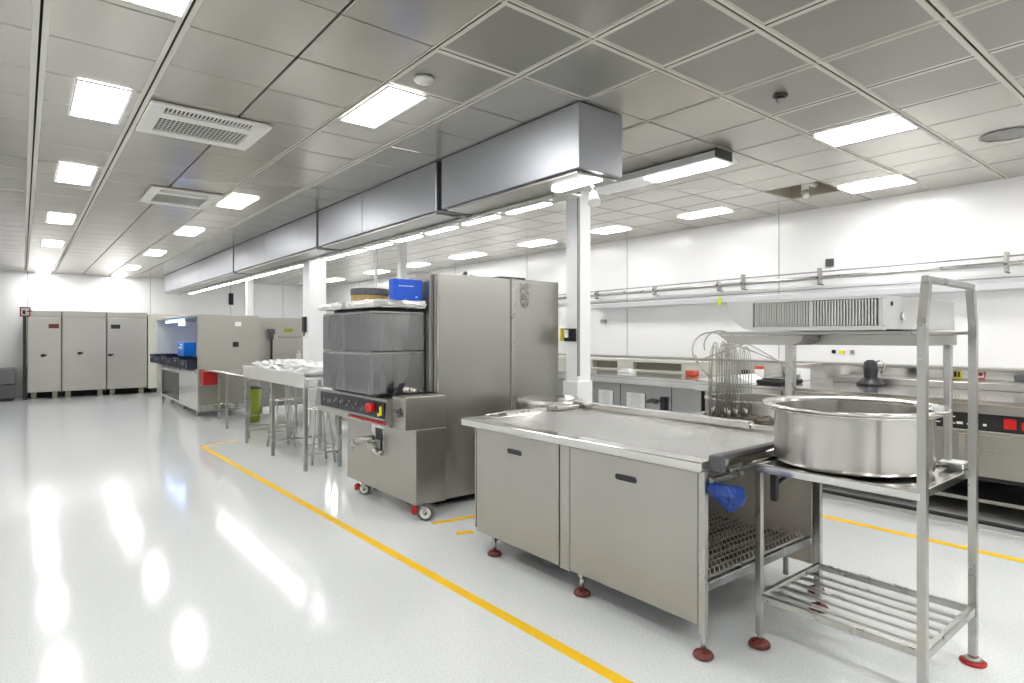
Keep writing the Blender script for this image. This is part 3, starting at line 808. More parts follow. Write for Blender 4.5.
# two stacked steel boxes on the machine
def steel_box(z0, z1, y1, label, dark=False):
    t = thing('steel_container', (2.4, 4.9, z0), label, 'container', 'steel containers stacked on the machine')
    MB().box(2.158, 2.632, 4.43, y1, z0, z1-.02, .006, seg=2).obj('body', STEELD, t)
    MB().box(2.163, 2.627, 4.435, y1-.005, z1-.019, z1-.002, .003).obj('top_plate', STEEL, t)
    return t
steel_box(.957, 1.300, 5.45, 'dark steel container on the wheeled machine, lower of two')
steel_box(1.302, 1.628, 5.45, 'dark steel container on the wheeled machine, upper of two')
MB().box(2.23, 2.62, 4.50, 5.40, .931, .957).obj('support_plate', DKG, bpy.data.objects['dough_divider'])
q = thing('tap_valve', (2.38, 4.43, .96), 'black handled steel tap on the lower front of the stacked containers', 'tap')
MB().cyl((2.38, 4.43, .995), (2.38, 4.37, .995), .020).cyl((2.38, 4.37, .995), (2.43, 4.33, .985), .026).cyl((2.43, 4.33, .985), (2.50, 4.33, .975), .022).obj('spout', TUBE, q)
MB().prism([(2.30, .958), (2.375, .958), (2.40, 1.05), (2.36, 1.045), (2.33, 1.0)], 'y', 4.34, 4.365).obj('lever', BLACK, q)

# foil packs on top
z = 1.629
tag(MB().lump(2.24, 2.64, 4.42, 5.40, z, z+.022, .004, seed=3, rnd=.1).obj('black_bag', BLACK, None, (2.4, 4.9, z)), 'flat black bag between the foil pack and upper steel container', 'bag')
tag(MB().lump(2.14, 2.625, 4.38, 4.92, z+.024, z+.088, .006, seed=4, rnd=.15).obj('foil_pack', FOIL, None, (2.4, 4.6, z+.024)), 'crumpled foil pack on the containers, under the blue box', 'foil pack', 'foil packs on the containers')
tag(MB().lump(2.12, 2.60, 4.95, 5.52, z+.024, z+.088, .005, seed=5, rnd=.3).obj('foil_pack', FOIL, None, (2.4, 5.2, z+.024)), 'crumpled foil pack on the containers, at the left end', 'foil pack', 'foil packs on the containers')
t = thing('round_sieve', (2.42, 4.98, 1.722), 'round tan wooden sieve with a dark mesh rim, on the foil pack', 'sieve')
cx, cy = 2.385, 4.95
MB().lathe(cx, cy, [(.148, 1.722), (.162, 1.722), (.162, 1.778), (.148, 1.778), (.148, 1.722)], 40).obj('wooden_band', TAN, t)
MB().lathe(cx, cy, [(.0, 1.773), (.146, 1.773), (.146, 1.779), (.166, 1.780), (.168, 1.832), (.156, 1.838), (.150, 1.81), (0, 1.79)], 40).obj('rim', mat('dark_mesh', (.13, .13, .14), .5, .4, ((40, 40, 40), .6), ((80, 80, 80), .8)), t)
t = thing('blue_carton', (2.50, 4.5, 1.72), 'bright blue carton standing on the foil pack', 'box')
MB().box(2.345, 2.615, 4.43, 4.52, 1.719, 1.892, .006).obj('carton', BLUE, t)
k = MB()
for i in range(6): k.box(2.39+i*.024, 2.406+i*.024, 4.4285, 4.4299, 1.832, 1.84)
k.box(2.545, 2.565, 4.4285, 4.4299, 1.745, 1.753)
k.obj('print', PALE, t)

# ================================================================== TALL CABINET
t = thing('tall_cabinet', (3.36, 4.5, 0), 'tall two-door stainless steel cabinet behind the wheeled machine', 'cabinet')
CX0, CX1, CY0 = 2.675, 4.05, 4.30
# keep clear of the machine: cabinet stands behind it, to the right
MB().box(CX0, CX1, CY0+.03, 4.78, .06, 1.945, .004).obj('body', STEEL, t)
d = MB().box(CX0, 3.455, CY0-.002, CY0+.028, .06, 1.945, .003)
d.obj('door', STEEL, t)
MB().box(3.500, CX1, CY0-.002, CY0+.028, .06, 1.945, .004).obj('door', STEEL, t)
MB().box(3.457, 3.498, CY0-.012, CY0+.028, .06, 1.95, .003).obj('door_post', TUBE, t)
MB().box(CX0-.035, CX0-.002, CY0+.06, CY0+.30, .96, 1.955, .004).obj('side_channel', STEEL, t)
MB().box(CX0-.002, CX0+.012, CY0-.006, CY0-.0021, .06, 1.945).obj('edge_trim', STEELB, t)
MB().box(CX0+.05, CX1-.05, CY0+.1, 4.7, 0, .059).obj('plinth', BLACK, t)
# hinge and chain cluster at the top of the second door
k = MB(); rr = random.Random(4)
for i in range(9):
    z = 1.90 - i*.022; 
    k.tube([(3.60+rr.uniform(-.02, .03)+.018*math.cos(a), CY0-.012+.004*math.sin(a), z+.016*math.sin(a)) for a in [2*PI*j/10 for j in range(10)]], .004, 5, closed=True)
    k.tube([(3.64+rr.uniform(-.02, .02)+.014*math.cos(a), CY0-.018, z+.016*math.sin(a)) for a in [2*PI*j/10 for j in range(10)]], .004, 5, closed=True)
k.tube([(3.625+.026*math.cos(a), CY0-.014, 1.715+.026*math.sin(a)) for a in [2*PI*j/14 for j in range(14)]], .006, 6, closed=True)
k.cyl((3.56, CY0-.010, 1.905), (3.70, CY0-.010, 1.905), .005)
tag(k.obj('chain_latch', WIRE, None, (3.62, CY0, 1.7)), 'steel chain and ring cluster hanging on the right cabinet door', 'chain')
tag(MB().box(3.36, 3.66, 4.33, 4.50, 1.9505, 1.966, .004).obj('dark_flat_tray', DKG, None, (3.5, 4.4, 1.951)), 'flat black tray lying on top of the tall cabinet', 'tray')
t = thing('cabinet_top_fitting', (3.02, 4.5, 1.945), 'small dark round fitting on top of the cabinet left door', 'fitting')
MB().cyl((3.02, 4.42, 1.946), (3.02, 4.42, 1.965), .022).sphere((3.04, 4.42, 1.975), .02).obj('body', DKG, t)
MB().cyl((3.10, 4.42, 1.946), (3.10, 4.42, 1.967), .014).obj('cap', GREY, t)
# yellow sign + black switch on the column side
t = thing('warning_sign', (4.07, 4.28, 1.38), 'yellow sign with a black mark beside the cabinet edge', 'sign')
MB().box(4.052, 4.14, 4.27, 4.278, 1.375, 1.50).obj('plate', YELS, t)
text('mark', 'T', .05, (4.10, 4.2692, 1.44), RY, BLACK, t)
t = thing('switch_box', (4.02, 4.14, 1.375), 'black switch box with white window on the white column', 'switch')
MB().box(4.025, 4.056, 4.06, 4.20, 1.375, 1.495, .004).obj('box', BLACK, t)
MB().box(4.018, 4.0248, 4.135, 4.185, 1.41, 1.485).obj('window', WHITE, t)

# ================================================================== MIDDLE-LEFT TABLES
def leg_u(x0, x1, y, ztop, t, r=.019, low=.17):
    o = MB().box(x0-r, x0+r, y-r, y+r, .0, ztop, .003).obj('leg', TUBE, t)
    p = MB().box(x1-r, x1+r, y-r, y+r, .0, ztop, .003).obj('leg', TUBE, t)
    MB().tube([(x0, y+.02, low-.05), (x0+.01, y+.02, low-.01), (x0+.05, y+.02, low), (x1-.05, y+.02, low), (x1, y+.02, low-.02)], .013, 8).obj('stretcher', TUBE, t)
t = thing('trough_table', (2.6, 7.4, 0), 'long steel table with deep side apron heaped with shiny film', 'table')
MB().box(2.30, 2.318, 6.32, 8.6, .875, 1.03, .003).box(2.30, 3.05, 8.585, 8.6, .875, 1.03).box(3.04, 3.06, 6.32, 8.6, .875, 1.03, .003).box(2.318, 3.04, 6.36, 8.585, .955, .965).box(2.318, 3.04, 6.32, 6.335, .875, .895).box(2.318, 3.04, 6.32, 6.335, 1.01, 1.03).obj('trough', APRON, t)
for y in (6.345, 7.42, 8.5): leg_u(2.325, 2.70 if y < 7 else 2.9, y, .874, t)
# film heap
tag(MB().lump(2.36, 2.95, 6.80, 8.4, .966, 1.10, .028, seed=8, rnd=.35).obj('plastic_film', SHINE, None, (2.6, 7.6, .966)), 'heap of shiny clear plastic film on the long steel table', 'plastic film')
tag(MB().box(2.62, 2.98, 6.38, 6.66, .966, .985, .004).box(2.66, 2.94, 6.42, 6.62, .985, 1.022, .006).obj('lidded_tray', STEEL, None, (2.7, 6.5, .966)), 'flat lidded steel tray at the near end of the long table', 'tray')

t = thing('low_prep_table', (2.75, 9.9, 0), 'thin-topped steel table before the washing machine, with red box hung on it', 'table')
MB().box(2.42, 3.15, 8.75, 11.3, .83, .865, .004).obj('table_top', STEELB, t)
for y in (8.85, 10.0, 11.2): leg_u(2.45 if y < 11 else 2.62, 3.1, y, .829, t, .017)
t = thing('red_container', (2.42, 10.9, .70), 'bright red plastic box with a white mark on the table end', 'box')
MB().box(2.35, 2.575, 11.10, 11.29, .60, .828, .008).obj('body', RED, t)
# second row tables, stools
def stool(x, y, label):
    t = thing('steel_stool', (x, y, 0), label, 'stool', 'steel stools between the tables')
    MB().cyl((x, y, .60), (x, y, .625), .15, n=24).obj('seat', STEELB, t)
    for i in range(4):
        a = PI/4 + i*PI/2; c, s = math.cos(a), math.sin(a)
        MB().cyl((x+.10*c, y+.10*s, .599), (x+.19*c, y+.19*s, 0), .013, n=8).obj('leg', TUBE, t)
    MB().tube([(x+.165*math.cos(a), y+.165*math.sin(a), .18) for a in [2*PI*j/20 for j in range(20)]], .008, 6, closed=True).obj('footrest', TUBE, t)
stool(2.62, 6.72, 'round steel stool under the near end of the long table')
stool(2.60, 7.95, 'round steel stool under the far end of the long table')
stool(3.55, 6.3, 'round steel stool standing right of the long table')
def side_table(x0, x1, y0, y1, z, label, bin_=False):
    t = thing('prep_table', ((x0+x1)/2, y0, 0), label, 'table', 'steel tables in the second row')
    MB().box(x0, x1, y0, y1, z-.04, z, .004).obj('table_top', STEEL, t)
    MB().box(x0+.02, x1-.02, y0+.02, y1-.02, .22, .245, .003).obj('lower_shelf', STEEL, t)
    for x in (x0+.03, x1-.03):
        for y in (y0+.03, y1-.03):
            MB().box(x-.017, x+.017, y-.017, y+.017, 0, z-.041, .002).obj('leg', TUBE, t)
side_table(3.55, 4.15, 6.85, 8.5, .85, 'steel table with lower shelf, right behind the long table')
side_table(3.85, 4.45, 9.2, 11.6, .85, 'steel table with lower shelf, farther back behind the wide column')
t = thing('waste_bin', (2.98, 10.55, 0), 'lime green bin standing among the table legs', 'bin')
MB().cyl((2.98, 10.55, 0), (2.98, 10.55, .55), .11, .13, n=24).obj('body', GREEN, t)
MB().lathe(2.98, 10.55, [(0, .551), (.135, .551), (.135, .57), (.06, .59), (0, .59)], 24).obj('lid', DKG, t)

# ================================================================== WASHING MACHINE (blue-lit)
t = thing('conveyor_washer', (2.9, 13.6, 0), 'large steel washing machine with an open blue-lit bay on top', 'machine')
WX0, WX1, WY0, WY1 = 2.37, 3.40, 11.62, 15.7
MB().box(WX0, WX0+.03, WY0, WY0+.03, .10, 1.79, .003).box(WX0+.03, WX1, WY0, WY0+.02, .83, 1.79, .003).obj('end_panel', PAINTP, t)
MB().box(WX0+.03, WX1-.02, WY0+.004, WY0+.018, .22, .80, .003).obj('lower_end_panel', STEELV, t)
fr = MB().box(WX0+.03, WX1, WY0-.006, WY0+.022, .79, .83, .003).box(WX0+.03, WX1, WY0-.006, WY0+.022, .10, .22, .003).box(WX1-.03, WX1, WY0-.008, WY0+.022, .22, .79, .003)
fr.obj('end_frame', STEELB, t)
MB().box(WX0, WX1, WY0+.03, WY1, 1.76, 1.80, .004).obj('roof', STEEL, t)
MB().box(WX1-.03, WX1, WY0+.03, WY1, .10, 1.76).obj('back_wall', WHITE, t)
MB().box(WX0, WX1-.03, WY1-.03, WY1, .10, 1.76).obj('far_panel', WHITE, t)
b = MB().box(WX0+.02, WX1-.03, WY0+.03, WY1-.03, .80, .84, .003)
b.box(WX0, WX0+.02, WY0+.03, WY0+1.6, .12, .84, .003).box(WX0, WX0+.02, WY1-.55, WY1, .12, .84, .003).box(WX0, WX0+.02, WY0+1.6, WY1-.55, .70, .84).box(WX0+.02, WX1-.03, WY0+.03, WY1-.03, .12, .16)
b.obj('lower_body', APRON, t)
MB().prism([(WX0-.03, .80), (WX0-.001, .84), (WX0-.001, .74)], 'y', WY0+.2, WY1-.6).obj('drip_edge', TUBE, t)
MB().box(WX0+.04, WX0+.08, WY1-2.6, WY1-.8, 1.70, 1.74).box(WX0+.04, WX0+.10, 13.2, 13.5, 1.63, 1.70).obj('blue_lamp', BLUEL, t)
for y in (12.0, 13.2, 14.4, 15.4):
    for x in (WX0+.08, WX1-.1):
        MB().cyl((x-.02, y, .05), (x+.02, y, .05), .05, n=16).box(x-.025, x+.025, y-.03, y+.03, .10, .119).obj('caster', GREY, t)
tag(MB().box(2.94, 3.04, WY0-.014, WY0-.001, 1.23, 1.32, .003).obj('control_switch', BLACK, None, (3.0, WY0, 1.25)), 'small black square switch on the beige end panel of the washer', 'switch')
tag(MB().box(2.98, 3.08, WY0-.012, WY0-.001, 1.60, 1.68).obj('reflector_plate', WHITE, None, (3.03, WY0, 1.6)), 'small white plate high on the beige end panel', 'plate')
# dark crates in the bay
k = ['nearest', 'second', 'third', 'fourth', 'fifth', 'farthest']
for i in range(6):
    y0 = 11.70 + i*.655
    t = thing('dish_crate', (2.3, y0+.3, .845), 'dark navy dish crate on the washer edge, %s of six' % k[i], 'crate', 'navy dish crates along the washer')
    c = MB(); x0, x1, y1, z0, z1 = 2.22, 2.70, y0+.62, .846, .846+.15+.03*(i % 2)
    c.box(x0, x1, y0, y0+.02, z0, z1).box(x0, x1, y1-.02, y1, z0, z1).box(x0, x0+.02, y0+.02, y1-.02, z0, z1).box(x1-.02, x1, y0+.02, y1-.02, z0, z1).box(x0+.02, x1-.02, y0+.02, y1-.02, z0, z0+.02)
    c.box(x0-.012, x0, y0, y1, z1-.02, z1).box(x0-.008, x0, y0+.2, y0+.215, z0, z1).box(x0-.008, x0, y0+.4, y0+.415, z0, z1)
    c.obj('tub', NAVY, t)
    MB().box(x0-.016, x0-.0125, y0+.24, y0+.38, z1-.07, z1-.04).obj('handle', GREY, t)
t = thing('blue_detergent_box', (2.5, 12.6, 1.0), 'bright blue box with white print on the crates in the washer bay', 'box')
MB().box(2.42, 2.64, 13.05, 13.65, 1.03, 1.30, .01).obj('body', mat('azure_plastic', (.01, .22, .85), .35), t)
k = MB().prism([(13.15, 1.17), (13.27, 1.22), (13.55, 1.21), (13.55, 1.18), (13.35, 1.18)], 'x', 2.416, 2.4195).prism([(13.12, 1.23), (13.25, 1.27), (13.45, 1.26), (13.25, 1.24)], 'x', 2.416, 2.4195)
k.obj('print', WHITE, t)

# panel machine behind (with black nozzle)
t = thing('panel_machine', (3.9, 12.2, 0), 'beige steel machine with upright back panel, right of the washer', 'machine')
MB().box(3.44, 4.50, 12.05, 12.10, .88, 1.78, .004).obj('back_panel', PAINTP, t)
MB().box(3.44, 4.50, 11.75, 12.04, .10, .86, .004).obj('body', STEEL, t)
MB().box(3.44, 4.50, 11.72, 12.04, .861, .90, .003).obj('black_shelf', DKG, t)
for x in (3.5, 4.44): MB().cyl((x, 11.85, 0), (x, 11.85, .10), .02).obj('leg', TUBE, t)
sg = MB().box(3.99, 4.16, 12.04, 12.049, 1.50, 1.57)
tag(sg.obj('small_sign', GREEN, None, (4.07, 12.04, 1.5)), 'small lime green sign on the beige back panel', 'sign')
k = MB()
for i in range(9): k.box(3.88+i*.05, 3.905+i*.05, 12.042, 12.049, 1.38, 1.42)
tag(k.obj('panel_lettering', INK, None, (4.1, 12.04, 1.38)), 'row of faint grey letters on the beige back panel', 'lettering')
t = thing('spray_nozzle', (3.72, 12.0, .9), 'black hand spray on a thin upright hose before the back panel', 'sprayer')
MB().cyl((3.72, 11.95, .901), (3.72, 11.95, 1.36), .022).obj('stem', BLACK, t)
MB().cyl((3.72, 11.95, 1.361), (3.72, 11.95, 1.46), .045).box(3.66, 3.78, 11.90, 11.98, 1.46, 1.56, .01).cyl((3.70, 11.92, 1.50), (3.63, 11.88, 1.54), .02).obj('head', DKG, t)
tag(MB().cyl((4.22, 11.88, .901), (4.22, 11.88, 1.08), .05, n=16).cyl((4.22, 11.88, 1.08), (4.22, 11.88, 1.14), .02).obj('soap_bottle', OFFW, None, (4.22, 11.88, .901)), 'small pale bottle on the dark shelf beside the white column', 'bottle')

# ================================================================== FAR WALL: REFRIGERATORS
def fridge(x0, x1, label, disp, hx, hz, flip=False, m=PAINTP):
    y = 17.4
    t = thing('upright_refrigerator', ((x0+x1)/2, 17.8, 0), label, 'refrigerator', 'steel refrigerators along the far wall')
    MB().box(x0+.004, x1-.004, y+.03, 18.15, .15, 2.0, .004).obj('body', m, t)
    MB().box(x0+.004, x1-.004, y-.004, y+.028, 1.87, 2.0, .003).obj('top_fascia', m, t)
    d = MB().box(x0+.02, x1-.02, y-.012, y+.026, .155, 1.855, .004).obj('door', m, t)
    if hx:
        MB().cyl((hx-.04, y-.05, hz), (hx+.05, y-.05, hz+.01), .018).cyl((hx, y-.05, hz), (hx, y-.013, hz), .015).box(hx-.05, hx+.02, y-.022, y-.0125, hz-.03, hz+.03, .003).obj('handle', BLACK, d)
    if disp:
        MB().box(disp[0], disp[0]+.19, y-.017, y-.0125, 1.60, 1.70).obj('display', disp[1], d)
    for xx in (x0+.12, x1-.12):
        MB().box(xx-.05, xx+.05, 17.5, 17.62, 0, .149).obj('foot_block', STONE, t)
    MB().box(x0+.02, x1-.02, 17.64, 17.66, .02, .148).obj('dark_plinth', RUBB, t)
DR = mat('dark_red_display', (.12, .005, .005), .3)
fridge(.085, .71, 'tall beige refrigerator door with a dark red display, left of the trio', (.47, DR), .38, .98)
fridge(.715, 1.575, 'tall beige refrigerator with no display, middle of the trio', None, 1.06, 1.02)
fridge(1.58, 2.42, 'tall beige refrigerator with a black display, right of the trio', (1.66, BLACK), 1.66, .97)
tag(MB().box(.015, .075, 17.34, 17.39, 0, 1.8595, .003).obj('door_post', BLACK, None, (.045, 17.4, 0)), 'tall black post at the left side of the refrigerators', 'post')
t = thing('red_framed_panel', (.05, 17.42, 1.87), 'small red-framed box on top of the tall black post', 'panel')
f = MB().box(-.04, .15, 17.34, 17.385, 1.86, 1.885).box(-.04, .15, 17.34, 17.385, 2.045, 2.07).box(-.04, -.015, 17.34, 17.385, 1.885, 2.045).box(.125, .15, 17.34, 17.385, 1.885, 2.045)
f.obj('frame', mat('dull_red', (.25, .02, .03), .5), t)
MB().box(-.015, .125, 17.36, 17.385, 1.885, 2.045).obj('face', OFFW, t)
MB().box(.01, .06, 17.352, 17.3595, 1.91, 2.0).cyl((.09, 17.355, 1.97), (.17, 17.34, 1.99), .012).obj('gauge', BLACK, t)
t = thing('beige_refrigerator', (2.62, 17.8, 0), 'narrow pale beige refrigerator end panel between fridges and washer', 'refrigerator')
MB().box(2.44, 3.3, 17.45, 18.15, .12, 1.96, .004).obj('body', mat('pale_beige', (.66, .66, .58), .4, .3), t)
MB().box(2.5, 3.2, 17.55, 18.1, 0, .119).obj('plinth', BLACK, t)
# low steel chest at far left
t = thing('steel_chest', (-.6, 17.6, 0), 'low grey steel chest with a rounded lid edge, far left', 'cabinet')
MB().box(-1.4, -.12, 17.2, 18.1, .06, .36, .006).obj('lower_body', mat('charcoal_panel', (.10, .10, .105), .4, .3), t)
MB().box(-1.4, -.12, 17.19, 18.1, .37, .70, .012, seg=2).obj('upper_body', mat('slate_panel', (.15, .15, .155), .35, .4), t)
MB().box(-1.35, -.15, 17.25, 18.05, 0, .059).obj('plinth', BLACK, t)
MB().box(-.62, -.40, 17.3, 17.6, .702, .725, .005).obj('lid_handle', BLACK, t)
# black vertical switch on the far wall
tag(MB().box(4.50, 4.62, 18.17, 18.199, 2.30, 2.62, .004).obj('wall_switch', BLACK, None, (4.56, 18.2, 2.3)), 'tall narrow black fixture on the far wall above the washer', 'switch')

# ================================================================== RIGHT WALL
tag(MB().tube([(7.20, -2.4, 2.115), (7.20, 4, 2.10), (7.20, 10.5, 2.06)], .022, 10).obj('wall_pipe', TUBE, None, (7.2, -2.4, 2.1)), 'upper thick steel pipe running along the right wall', 'pipe')
tag(MB().tube([(7.225, -2.4, 2.19), (7.225, 4, 2.17), (7.225, 10.5, 2.11)], .008, 8).obj('wall_cable', GREY, None, (7.22, -2.4, 2.19)), 'thin grey cable just above the thick wall pipe', 'cable')
tag(MB().tube([(7.22, -2.4, 1.99), (7.22, 4, 1.97), (7.22, 7.2, 1.95)], .007, 8).obj('wall_cable', GREY, None, (7.22, -2.4, 1.98)), 'thin grey cable below the thick wall pipe', 'cable')
tag(MB().box(7.13, 7.299, -2.4, 6.8, 1.86, 1.93, .008).obj('cable_trunking', mat('pale_trunking', (.70, .72, .74), .35, .3), None, (7.2, -2.4, 1.86)), 'pale flat trunking along the right wall under the pipes', 'trunking')
cl = ['nearest the camera', 'second', 'third', 'fourth', 'fifth', 'sixth']
for i, y in enumerate((1.52, 3.24, 4.2, 4.55, 5.6, 6.75)):
    t = thing('pipe_clamp', (7.2, y, 2.0), 'dark metal clamp holding the wall pipes, %s of six' % cl[i], 'clamp', 'clamps on the wall pipes')
    MB().box(7.17, 7.24, y-.015, y+.015, 2.03, 2.215 if i < 3 else 2.15, .003).obj('strap', WIRE, t)
    MB().cyl((7.165, y, 2.10), (7.155, y, 2.10), .014).box(7.175, 7.299, y-.008, y+.008, 2.02, 2.03).obj('bolt', DKG, t)
tag(MB().box(7.10, 7.125, 4.46, 4.50, 1.83, 1.93, .004).obj('cable_tag', mat('lime_tag', (.6, .8, .05), .5), None, (7.1, 4.48, 1.83)), 'small lime green tag under the wall pipes', 'tag')
tag(MB().box(7.28, 7.299, 3.12, 3.21, 2.23, 2.32, .004).obj('wall_socket', DKG, None, (7.29, 3.16, 2.23)), 'small black square socket high on the right wall', 'socket')
tag(MB().cyl((7.299, 6.65, 1.66), (7.22, 6.65, 1.66), .03).sphere((7.22, 6.65, 1.66), .035).obj('wall_fixture', TUBE, None, (7.3, 6.65, 1.66)), 'round metal knob on the right wall beside the column', 'fixture')
tag(MB().tube([(6.95, 7.9, 1.90), (6.95, 7.5, 1.905)], .02).tube([(6.95, 7.9, 1.75), (6.95, 7.5, 1.76)], .02).box(6.93, 7.299, 7.86, 7.90, 1.72, 1.93).obj('wall_bracket', TUBE, None, (6.95, 7.9, 1.75)), 'double steel bracket on the right wall, left of the column', 'bracket')

# steel back splash and ledge
t = thing('splashback', (7.2, 3.0, .86), 'long stainless steel splashback with a rounded ledge on the right wall', 'splashback')
MB().box(7.24, 7.298, -1.5, 8.8, .86, 1.10, .003).obj('sheet', STEELB, t)
MB().box(7.10, 7.298, -1.5, 8.8, 1.101, 1.125, .006, seg=2).obj('ledge', STEEL, t)

def counter(y0, y1, x0, x1, z, label, name='wall_counter', apron=.07, seams=(), m=STEEL, ctrl=False, side=True):
    t = thing(name, ((x0+x1)/2, (y0+y1)/2, 0), label, 'counter')
    MB().box(x0, x1, y0, y1, z-.03, z, .004).box(x0, x0+.02, y0, y1, z-apron-.03, z-.031, .003).obj('worktop', STEELB, t)
    return t
# left run: counter with notices
t = counter(3.95, 8.6, 5.85, 7.235, .93, 'steel wall counter with two white notices on its grey front, behind the table')
MB().box(5.98, 7.2, 4.0, 8.55, .12, .83, .004).obj('body', mat('grey_steel_front', (.42, .43, .43), .35, .8), t)
for y in (4.75, 5.5, 6.3, 7.2): pass
s = MB()
for y in (4.40, 5.19, 5.70, 6.5, 7.2): s.box(5.976, 5.9795, y-.004, y+.004, .14, .82)
s.obj('door_seams', BLACK, t)
for (x, y) in ((6.05, 4.1), (6.05, 6.2), (6.05, 8.45), (7.1, 4.1), (7.1, 8.45)): MB().cyl((x, y, 0), (x, y, .119), .025).obj('leg', TUBE, t)
for i, (ya, yb, s_) in enumerate(((5.31, 5.56, 'left'), (4.79, 5.08, 'right'))):
    q = thing('paper_notice', (5.97, (ya+yb)/2, .56), 'white paper notice with grey print on the counter front, %s of two' % s_, 'notice', 'notices on the counter front')
    MB().box(5.967, 5.9725, ya, yb, .49, .715, .001).obj('sheet', PAPER, q)
    k = MB(); rr = random.Random(i)
    for j in range(8):
        z = .69 - j*.022; k.box(5.9655, 5.9668, ya+.04+rr.random()*.03, yb-.04-rr.random()*.06, z, z+.006)
    k.obj('printed_lines', mat('faint_ink', (.55, .56, .58), .6), q)
q = thing('power_plug', (5.95, 4.8, .6), 'black power plug and socket on the grey counter front', 'plug')
MB().box(5.93, 5.975, 4.46, 4.54, .535, .70, .008).obj('socket', BLACK, q)
MB().cyl((5.95, 4.60, .63), (5.90, 4.63, .65), .030).cyl((5.90, 4.63, .65), (5.88, 4.69, .63), .02).obj('plug', DKG, q)
# raised rear shelf with dark recesses
t = thing('rear_shelf_unit', (6.9, 6.0, .93), 'low steel shelf unit with two dark recesses at the back of the counter', 'shelf')
b = MB().box(6.80, 7.235, 4.3, 7.6, 1.055, 1.095, .004).box(6.80, 7.235, 4.3, 7.6, .9315, .95)
for ya, yb in ((4.3, 4.85), (5.67, 5.96), (6.46, 7.6)): b.box(6.80, 7.235, ya, yb, .951, 1.054)
b.obj('casing', mat('pale_shelf', (.68, .68, .63), .4, .2), t)
MB().box(6.90, 7.234, 4.851, 5.669, .951, 1.054).box(6.90, 7.234, 5.961, 6.459, .951, 1.054).obj('recess_backing', mat('olive_grey', (.24, .23, .18), .6), t)
tag(MB().box(6.42, 6.54, 4.40, 4.53, .9315, 1.0, .012, seg=2).obj('red_tub', ORNG, None, (6.4, 4.2, .931)), 'coral red plastic tub on the counter left of the whisks', 'tub')
tag(MB().box(6.3, 6.44, 5.32, 5.52, .9315, .955, .004).box(6.33, 6.42, 5.36, 5.48, .955, .985, .003).obj('small_scale', WHITE, None, (6.4, 5.7, .931)), 'small white appliance on the counter near the shelf recesses', 'appliance')

# middle run behind the pan
t = counter(2.95, 3.93, 5.75, 7.235, .93, 'steel counter section behind the mixing kettle', 'counter_section')
MB().box(5.9, 7.2, 3.0, 3.9, .12, .83, .004).obj('body', STEEL, t)
for (x, y) in ((5.95, 3.06), (5.95, 3.85), (7.1, 3.06), (7.1, 3.85)): MB().cyl((x, y, 0), (x, y, .119), .025).obj('leg', TUBE, t)
q = thing('tipped_tray', (6.2, 3.5, .93), 'pale sheet tray propped at a tilt on the counter behind the kettle', 'tray')
MB().prism([(3.35, .932), (3.9, .932), (4.0, .945), (3.55, 1.01)], 'x', 5.9, 6.3).obj('tray', PAPER, q)
tag(MB().box(5.9, 6.35, 3.02, 3.30, .932, .975, .01).box(5.95, 6.3, 3.06, 3.26, .975, .99, .005).obj('black_tray', BLACK, None, (6.1, 3.15, .932)), 'shallow black tray on the counter, left of the shelf post', 'tray')
q = thing('orange_jar', (6.6, 3.62, .93), 'clear jar with an orange lid on the wall counter', 'jar')
MB().cyl((6.7, 3.70, .9315), (6.7, 3.70, 1.04), .05, n=20).obj('jar', PAPER, q)
MB().cyl((6.7, 3.70, 1.041), (6.7, 3.70, 1.075), .052, n=20).obj('lid', ORNG, q)
tag(MB().cyl((6.75, 3.90, .9315), (6.75, 3.90, 1.02), .045, .05, n=20).obj('black_cup', BLACK, None, (6.75, 3.9, .931)), 'small black cup beside the orange-lidded jar', 'cup')
q = thing('steel_canister', (6.7, 3.2, .93), 'steel and white canisters beside the left shelf post', 'canister')
MB().box(6.65, 6.85, 3.18, 3.36, .9315, 1.06, .006).obj('body', WHITE, q)
MB().box(6.60, 6.64, 3.20, 3.30, .9315, 1.0).obj('label_plate', GREY, q)

# right run: cooking range with black control band
t = thing('cooking_range', (6.4, 1.3, 0), 'long steel cooking range with black control band and red display, right edge', 'range')
RY_0, RY_1 = -1.2, 2.92
MB().box(5.68, 7.235, RY_0, RY_1, .90, .935, .006, seg=2).obj('cooktop', STEELB, t)
MB().box(5.70, 7.2, RY_0+.01, RY_1-.01, .83, .899, .003).obj('fascia', STEEL, t)
MB().box(5.73, 7.2, RY_0+.01, RY_1-.01, .70, .829).obj('control_band', BLACK, t)
MB().box(5.70, 7.2, RY_0+.01, RY_1-.01, .35, .699, .004).obj('door_panel', STEELV, t)
MB().box(5.696, 5.6995, RY_0+.05, 1.50, .56, .564).box(5.696, 5.6995, RY_0+.05, RY_1-.05, .665, .672).box(5.695, 5.6995, 1.46, 1.50, .38, .66).obj('door_seam', STEELB, t)
MB().box(5.76, 7.15, RY_0+.03, RY_1-.03, .31, .349).obj('dark_base', BLACK, t)
MB().box(5.80, 7.15, RY_0+.05, RY_1-.05, .13, .16, .003).obj('lower_shelf', STEEL, t)
for (x, y) in ((5.85, RY_0+.1), (5.85, .9), (5.85, RY_1-.1), (7.1, RY_0+.1), (7.1, RY_1-.1)):
    MB().box(x-.025, x+.025, y-.025, y+.025, 0, .129).box(x-.02, x+.02, y-.02, y+.02, .161, .309).obj('leg', DKG, t)
MB().box(5.722, 5.7295, 1.150, 1.225, .728, .805, .002).box(5.722, 5.7295, 1.03, 1.12, .725, .785, .002).obj('red_display', REDL, t)
k = MB(); rr = random.Random(2)
